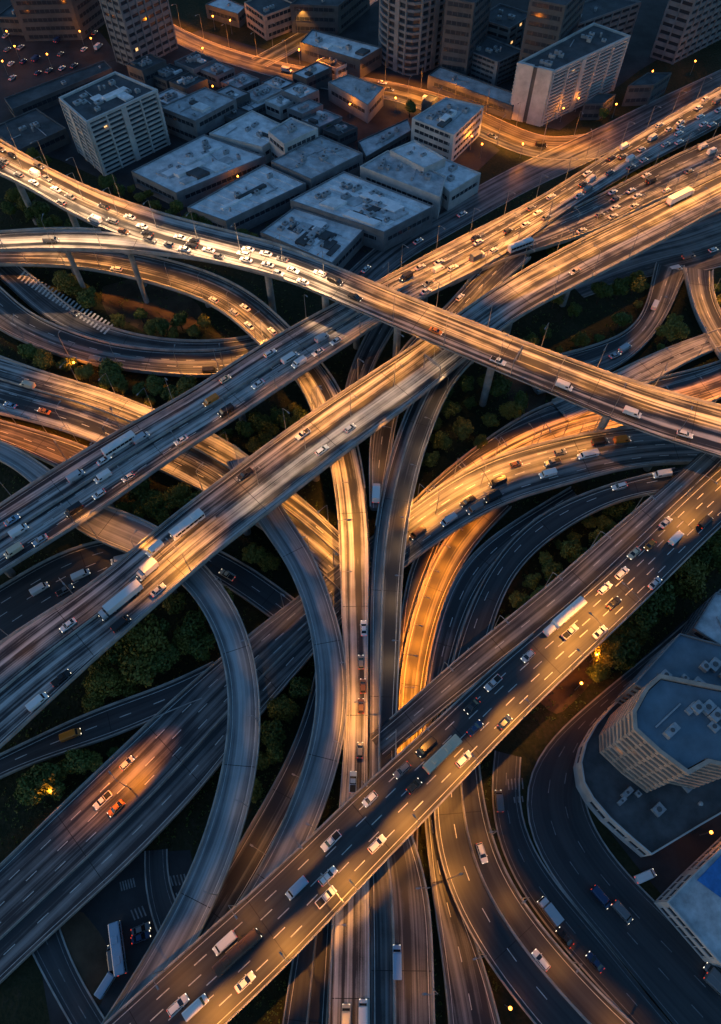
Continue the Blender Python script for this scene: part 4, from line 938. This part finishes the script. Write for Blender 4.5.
# yards, lots, markings on the ground
def sheet(name, px, m, z, label=None, kind='structure'):
    P = ccw([tuple(at(x, y, z)[:2]) for x, y in px]); s_ = MB()
    if m == 'brown':
        qq = random.Random(len(px) + int(px[0][0])); N = []
        for i in range(len(P)):
            a, b = Vector(P[i]), Vector(P[(i + 1) % len(P)]); k = max(2, int((b - a).length / 2.5))
            for j in range(k): N.append(a.lerp(b, j / k) + Vector((qq.gauss(0, .9), qq.gauss(0, .9))))
        for _ in range(2): N = [N[i - 1] * .25 + N[i] * .5 + N[(i + 1) % len(N)] * .25 for i in range(len(N))]
        P = [tuple(p) for p in N]
    s_.face([(*p, z) for p in P], M[m]); return tag(s_.build(name), label, kind=kind)
sheet('car_park_lot', [(-60, 20), (60, -20), (120, 58), (0, 100), (-60, 110)], 'yard', .03)
sheet('yard', [(-40, 110), (110, 62), (200, 30), (430, 100), (500, 150), (430, 215), (330, 285), (180, 215), (60, 160), (-40, 130)], 'yard', .016)
sheet('block_paving', [(390, 88), (460, 108), (560, 130), (640, 70), (740, 10), (720, -60), (400, -60), (250, -60), (300, 60)], 'yard', .024)
sheet('plaza', [(30, 905), (110, 855), (190, 850), (200, 900), (100, 1080), (60, 1080)], 'yard', .02)
sheet('forecourt', [(560, 745), (640, 660), (740, 570), (820, 600), (820, 1080), (720, 960), (640, 870), (585, 800)], 'yard', .02)
sheet('bare_earth', [(52, 925), (88, 905), (112, 950), (98, 1010), (84, 1010)], 'brown', .028)
sheet('bare_earth', [(100, 285), (160, 275), (215, 320), (150, 335), (105, 315)], 'brown', .03)
sheet('bare_earth', [(530, 690), (590, 640), (625, 645), (560, 720)], 'brown', .03)
sheet('bare_earth', [(500, 372), (545, 382), (545, 425), (520, 430)], 'brown', .03)
mk = MB()
def bars(x0, y0, x1, y1, n, dx, dy, z, wd=.35):
    for k in range(n):
        t = k / max(1, n - 1); a = at(x0 + (x1 - x0) * t, y0 + (y1 - y0) * t, z); b = at(x0 + (x1 - x0) * t + dx, y0 + (y1 - y0) * t + dy, z)
        nr = Vector((-(b - a).y, (b - a).x, 0)).normalized() * wd / 2; mk.face([a - nr, b - nr, b + nr, a + nr], M['faded'])
bars(120, 882, 133, 878, 6, 2, 9, .045); bars(131, 910, 142, 906, 4, 4, 10, .045); bars(170, 876, 184, 874, 5, 3, 10, .045); bars(176, 893, 182, 891, 3, 3, 7, .045)
bars(508, 779, 522, 778, 5, 1, 11, .15); bars(514, 797, 522, 796, 3, 1, 6, .15); bars(35, 835, 48, 822, 5, 5, 8, .045); bars(14, 862, 26, 848, 5, 5, 8, .045); bars(92, 880, 104, 873, 4, 7, 8, .045, .5)
bars(137, 902, 154, 934, 2, 0, 0, .045)
tag(mk.build('painted_markings'), kind='structure')
r = ROADS['innerloop']; mk = MB()
for k in range(26):
    t = k / 25; x, y = 18 + (104 - 18) * t, 279 + (334 - 279) * t
    z = 4.0 - .05 + .03; a = at(x, y, z); b = at(x + 7 + 2 * t, y - 8 - 2 * t, z); nr = Vector((-(b - a).y, (b - a).x, 0)).normalized() * .42
    mk.face([a - nr, b - nr, b + nr, a + nr], M['paint'])
mo = mk.build('rumble_stripes'); mo.location = -r.root.location; mo.parent = r.root
# parked bus and cars in the yard
def park(px, py, kind, paint, rz, label):
    o = vehicle(kind, paint, False); p = at(px, py, .6); o.location = (p.x, p.y, .06); o.rotation_euler = (0, 0, R(rz)); tag(o, label, kind, 'vehicles parked in the yards')
park(119, 948, 'bus', 'pale blue', 108, 'pale blue bus parked in the lower left yard'); park(113, 957, 'van', 'grey', 108, 'grey van parked beside the pale blue bus')
park(108, 982, 'minibus', 'pale blue', 60, 'pale blue minibus parked below the bus in the lower left yard'); park(141, 929, 'sedan', 'grey', 20, 'grey car parked near yard lane, upper of two'); park(141, 937, 'sedan', 'dark blue', 20, 'dark blue car parked near yard lane, lower of two')
park(645, 876, 'van', 'white', 20, 'white van parked in front of the curved podium'); park(715, 985, 'van', 'grey', -45, 'grey van parked below the car park building')

# globe lamps on open ground, a few added only to light trees, then every lamp gets its label
GLOBE = []
def spot_lamp(px, py, z, face, power, phrase):
    if not GLOBE:
        o = empty('globe_lamp'); p_ = MB(); p_.tube([(0, 0, -.1), (0, 0, .5), (0, 0, 6.4)], [.16, .11, .07], M['steel'], 8); p_.build('pole', o, world=False)
        g_ = MB(); g_.tube([(0, 0, 6.3), (0, 0, 6.4), (0, 0, 6.6), (0, 0, 6.85), (0, 0, 7.05), (0, 0, 7.15)], [.12, .3, .42, .42, .28, .06], M['globe'], 10); g_.build('globe', o, world=False); GLOBE.append(o)
    else:
        o = copy_tree(GLOBE[0])
        for c in list(o.children):
            if c.type == 'LIGHT': bpy.data.objects.remove(c)
    o.location = tuple(at(px, py, z))
    L = bpy.data.lights.new('lamp_light', 'POINT'); L.energy = power * .7; L.color = AMBER; L.shadow_soft_size = .3
    lo = bpy.data.objects.new('lamp_light', L); COL.objects.link(lo); lo.parent = o; lo.location = (0, 0, 7.6); LAMPS.append((o, phrase))
for (px, py, fz, pw) in ((560,372,3.1,900),(590,662,2.6,2600),(575,690,2.6,1600),(80,375,-1.2,1500),(60,795,-.5,600),(180,40,0,1600),(215,30,.4,1600),(20,60,0,500),(60,40,1,500),(95,52,2,500),(40,20,1,400),(700,835,2,300),(560,520,.6,2200),(163,486,1.2,1500),(252,422,2,1300),(128,372,-1,1300),(612,668,2,2600),(205,62,1,1500),(262,26,2,2500),(300,64,0,1500),(395,112,1,2200),(470,150,1,1500),(520,158,0,1500),(8,75,0,600),(75,28,0,600),(120,90,1,500),(560,122,2,700),(612,118,2,1200),(655,98,2,1200),(215,100,2,400),(350,118,2,900),(30,30,0,400),(52,68,0,400),(84,45,0,400),(12,45,0,400),(66,20,0,400),(110,20,0,300),(190,34,0,500),(232,34,0,500),(280,12,0,500),(345,28,0,400),(370,100,0,500),(440,150,0,500),(480,158,0,500),(535,168,0,500),(575,112,0,250),(632,118,0,600),(648,85,0,600),(690,75,0,600),(505,855,0,700),(668,378,0,1500),(273,700,0,300),(505,1005,0,400),(186,205,0,500),(222,226,0,500),(240,190,0,300),(398,190,0,400)):
    b_ = at(px, py, 0)
    if not road_hits(b_, 1.0) and not any(in_poly((b_.x, b_.y), offset(p_, 1.0)) for p_ in BUILDINGS): spot_lamp(px, py, 0, fz, pw, 'open ground')
for o, ph in list(LAMPS):
    if o.location.z < 1 and any(in_poly((o.location.x, o.location.y), p_) for p_ in BUILDINGS):
        LAMPS.remove((o, ph))
        for c in list(o.children_recursive): bpy.data.objects.remove(c)
        bpy.data.objects.remove(o)
LAMPS.sort(key=lambda t: pix(t[0].location)[0])
cnt = {}; tot = {}
for o, ph in LAMPS: tot[ph] = tot.get(ph, 0) + 1
for o, ph in LAMPS:
    i = cnt.get(ph, 0); cnt[ph] = i + 1
    tag(o, f'globe lamp on {ph}, {ordn(i)} from left' if o.name.startswith('globe') else f'street lamp on {ph}, {ordn(i)} from left', 'street lamp', 'street lamps along the roads')

q = random.Random(77); LOT = []
for row in range(4):
    for k in range(8):
        if q.random() < .3: continue
        x, y = 6 + k * 12.5 + row * 2 + q.uniform(-1, 1), 36 + row * 14 - k * 2.4
        p = at(x, y, .5)
        if any(in_poly((p.x, p.y), b) for b in BUILDINGS): continue
        kd, pt_ = q.choice(['sedan', 'hatchback', 'van']), q.choice(['grey', 'silver', 'black', 'white', 'dark blue'])
        o = vehicle(kd, pt_, True); o.location = (p.x, p.y, .05); o.rotation_euler = (0, 0, R(70) + q.uniform(-.05, .05)); LOT.append((x, o, kd, pt_))
LOT.sort(key=lambda t: t[0])
for i, (x, o, kd, pt_) in enumerate(LOT): tag(o, f'{pt_} {kd} parked in the dark lot at upper left, {ordn(i)} from left', 'van' if kd == 'van' else 'car', 'cars parked in the upper left lot')
# portal frames over the carriageways
def gantry(key, par, label, v0=0.0, v1=.5):
    r = ROADS[key]; s_ = next(s for s, p in zip(r.s, r.par) if p >= par); p, w = r.pt(s_, 0)
    a = r.pt(s_, w * v0 + .1)[0]; c = r.pt(s_, w * v1 - .1)[0]; m0 = (a + c) / 2; root = empty('gantry', m0); tag(root, label, 'gantry', 'gantries over the highways')
    up = Vector((0, 0, 1))
    for e in (a, c):
        m_ = MB(); m_.tube([e, e + up * 6.6], .16, M['steel'], 8); m_.build('post', root)
    b = MB(); b.tube([a + up * 6.5, c + up * 6.5], .12, M['steel'], 6); b.tube([a + up * 5.7, c + up * 5.7], .12, M['steel'], 6)
    for k in range(9):
        f, g_ = k / 9, (k + 1) / 9; b.tube([a.lerp(c, f) + up * (5.7 if k % 2 else 6.5), a.lerp(c, g_) + up * (6.5 if k % 2 else 5.7)], .06, M['steel'], 5)
    b.build('truss', root)
gantry('middle', 10.5, 'steel gantry over the middle diagonal highway near the centre', 0, .45)
gantry('top', 11.1, 'steel gantry over the topmost flyover, nearest its middle', 0, .5)
gantry('front', 2.9, 'steel gantry over the front diagonal highway near the bottom', 0, .5)

# ------------------------------------------------------------------ trees and undergrowth
def tree_proto(seed, rad, hgt, lm):
    q = random.Random(seed); root = empty('tree'); tb = MB()
    tb.tube([(0, 0, -.2), (.1, 0, hgt * .25), (.05, .1, hgt * .55)], [.36, .26, .14], M['trunk'], 8)
    for k in range(6):
        a = k * 1.05 + q.random(); l = rad * q.uniform(.5, .8)
        tb.tube([(.08, .05, hgt * q.uniform(.25, .45)), (math.cos(a) * l * .5, math.sin(a) * l * .5, hgt * .6), (math.cos(a) * l, math.sin(a) * l, hgt * q.uniform(.62, .85))], [.14, .09, .04], M['trunk'], 5)
    tb.build('trunk', root, world=False)
    lobes = [(0, 0, hgt * .7, rad * .68)]
    for k in range(11):
        a = q.uniform(0, 6.283); d = rad * q.uniform(.35, .72); lobes.append((math.cos(a) * d, math.sin(a) * d, hgt * q.uniform(.48, .86), rad * q.uniform(.26, .46)))
    c = MB()
    for (x, y, z, rr) in lobes:
        for _ in range(int(150 * rr * rr / 2.2) + 40):
            v = Vector((q.gauss(0, 1), q.gauss(0, 1), q.gauss(0, 1))).normalized(); f = rr * q.uniform(.62, 1.08)
            p = Vector((x, y, z)) + Vector((v.x * f, v.y * f, v.z * f * .85))
            nrm = (v + Vector((q.gauss(0, .5), q.gauss(0, .5), q.gauss(0, .5)))).normalized(); u = nrm.orthogonal().normalized(); w = nrm.cross(u); s_ = q.uniform(.2, .46)
            an = q.uniform(0, 6.28); u2 = u * math.cos(an) + w * math.sin(an); w2 = nrm.cross(u2)
            c.face([p - u2 * s_, p - w2 * s_ * .6, p + u2 * s_, p + w2 * s_ * .6], M[lm])
    c.build('crown', root, world=False); return root
TP = [tree_proto(s, r_, h_, l_) for s, r_, h_, l_ in ((1, 3.6, 8.5, 'leaf'), (2, 4.2, 9.0, 'leaf'), (3, 3.0, 7.5, 'leaf2'), (4, 3.4, 8.0, 'leaf'), (5, 4.6, 9.5, 'leaf2'))]
used = [False] * len(TP)
AREAS = {
 'inside the left loop ramp': [(118,322),(140,314),(160,328),(180,322),(195,332),(70,288),(60,282),(90,303),(105,328),(150,330),(172,333),(128,332),(82,290),(205,322)],
 'between the left loop and the left highway': [(85,374),(105,384),(120,388),(140,390),(155,388),(170,394),(190,388),(205,396),(68,366),(182,404),(30,356),(45,362),(130,398),(150,400),(112,378),(196,402)],
 'between upper and middle highways at left': [(142,494),(155,502),(168,507),(182,503),(195,510),(125,512),(148,510),(160,516),(176,500)],
 'below the upper highway near the centre': [(245,432),(262,427),(280,418),(295,408),(255,446),(238,442),(272,430),(288,425),(226,434),(300,420),(266,440)],
 'between the two looping ramps': [(255,557),(265,577),(242,545),(278,592),(252,592),(268,562),(286,604),(246,572)],
 'below the middle highway at lower left': [(148,648),(195,628),(205,650),(178,606),(165,664),(130,692),(105,668),(120,654),(170,690),(92,702),(215,606),(186,640),(140,675),(110,685),(200,672),(160,630)],
 'by the small ramp at lower left': [(45,778),(60,770),(80,764),(95,760),(35,792),(112,752),(30,778),(55,788)],
 'in the dark gap right of the centre': [(450,412),(470,402),(490,422),(440,442),(460,432),(475,452),(500,392),(430,462),(512,412),(455,472),(485,382),(520,402),(465,385),(445,395),(480,440),(498,432),(436,425)],
 'inside the blue curved ramp': [(560,542),(590,522),(612,512),(532,582),(550,572),(580,560),(520,602),(600,540),(510,622),(570,552),(540,598),(625,507),(500,640),(575,535),(545,560),(604,524),(528,612)],
 'under the middle highway at right': [(545,332),(560,346),(600,336),(620,322),(640,302),(648,282),(635,286),(580,340),(530,345),(590,350),(612,340),(555,300),(575,310),(600,295),(620,290)],
 'beside the junction at right': [(675,322),(662,345),(690,340),(670,335),(722,300),(718,286),(565,246),(552,250),(576,243),(684,352)],
 'along the front highway at the right edge': [(615,642),(605,656),(625,628),(640,617),(655,602),(670,592),(685,577),(700,567),(715,557),(632,637),(600,672),(660,582),(690,562),(710,547),(645,605),(678,584),(724,566),(618,655),(650,590),(698,556)],
 'in the median of the upper highway': [(595,197),(610,188),(625,179),(640,169),(655,159),(668,151),(580,206),(602,193),(618,184),(633,174),(648,164),(588,201),(661,156)],
 'left of the topmost flyover': [(25,206),(40,216),(15,197),(8,210),(55,222),(72,226),(30,196),(48,228)],
 'between the topmost flyover and warehouses': [(45,160),(33,155),(104,184),(120,190),(140,197),(155,205),(170,211),(190,221),(216,214),(228,226),(240,235),(205,222),(252,241),(112,180),(130,186),(178,207),(148,192)],
 'along the orange city street': [(410,108),(330,126),(420,166),(500,166),(512,176),(490,181),(590,126),(604,112),(620,110),(640,102),(660,92),(680,82),(700,72),(612,131),(570,141),(556,143),(648,110)],
 'on the slope between silver and dark ramps': [(272,735),(284,710),(264,762),(300,690),(255,790),(276,752)],
 'alone in the lower left yard': [(76,896)],
}
q = random.Random(21); ntree = 0
for area, pts in AREAS.items():
    pts = sorted(pts); made = []
    for (px, py) in pts:
        p = at(px, py, 4.5); p.z = 0; sc = q.uniform(.75, 1.25)
        if area.startswith(('along the front', 'below the middle', 'between the two')): sc *= 1.35
        if area.startswith('alone'): sc = 1.25
        if area.startswith('below the middle') and px == 148: sc = 1.7
        if 'city street' in area or 'median' in area or 'warehouses' in area: sc *= .8
        dk = road_hits(p, 3.0 * sc)
        if dk:
            zmin = min(h for _, h in dk)
            if zmin < 6: 
                if road_hits(p, .8): continue
                sc *= .55
            else: sc = min(sc, (zmin - 2.2) / 9.5)
        if sc < .4 or any(in_poly((p.x, p.y), b) for b in BUILDINGS): continue
        ti = q.randrange(len(TP))
        if not used[ti]: t = TP[ti]; used[ti] = True
        else: t = copy_tree(TP[ti])
        t.location = p; t.rotation_euler = (0, 0, q.uniform(0, 6.28)); t.scale = (sc * q.uniform(.9, 1.1), sc * q.uniform(.9, 1.1), sc); made.append(t)
    for i, t in enumerate(made):
        lb = f'leafy tree {area}' if len(made) == 1 else f'leafy tree {area}, {ordn(i)} of {len(made)} from left'
        tag(t, lb, 'tree', 'trees ' + area); ntree += 1
for i, u in enumerate(used):
    if not u:
        for c in list(TP[i].children): bpy.data.objects.remove(c)
        bpy.data.objects.remove(TP[i])
ug = MB(); n = 0
while n < 9000:
    px, py = q.uniform(-10, W + 10), q.uniform(190, H + 10)
    if px < 210 and py > 845 or (px > 500 and py > 720): continue
    p = at(px, py, 0)
    if road_hits(p, .8) and min(h for _, h in road_hits(p, .8)) < 4 or any(in_poly((p.x, p.y), b) for b in BUILDINGS): n += 1; continue
    rr = q.uniform(.3, 1.1)
    for _ in range(7):
        v = Vector((q.gauss(0, 1), q.gauss(0, 1), abs(q.gauss(0, 1)))).normalized() * rr * q.uniform(.6, 1); c_ = p + Vector((v.x, v.y, v.z * .8)); s_ = q.uniform(.14, .34)
        nrm = (v + Vector((q.gauss(0, .4), q.gauss(0, .4), q.gauss(0, .4)))).normalized(); u = nrm.orthogonal().normalized(); w = nrm.cross(u)
        ug.face([c_ - u * s_, c_ - w * s_ * .7, c_ + u * s_, c_ + w * s_ * .7], M['leaf'])
    n += 1
tag(ug.build('undergrowth'), 'low dark scrub covering the ground between the roads', 'scrub', kind='stuff')
print('trees', ntree, 'lamps', len(LAMPS), 'cars', len(CARS))
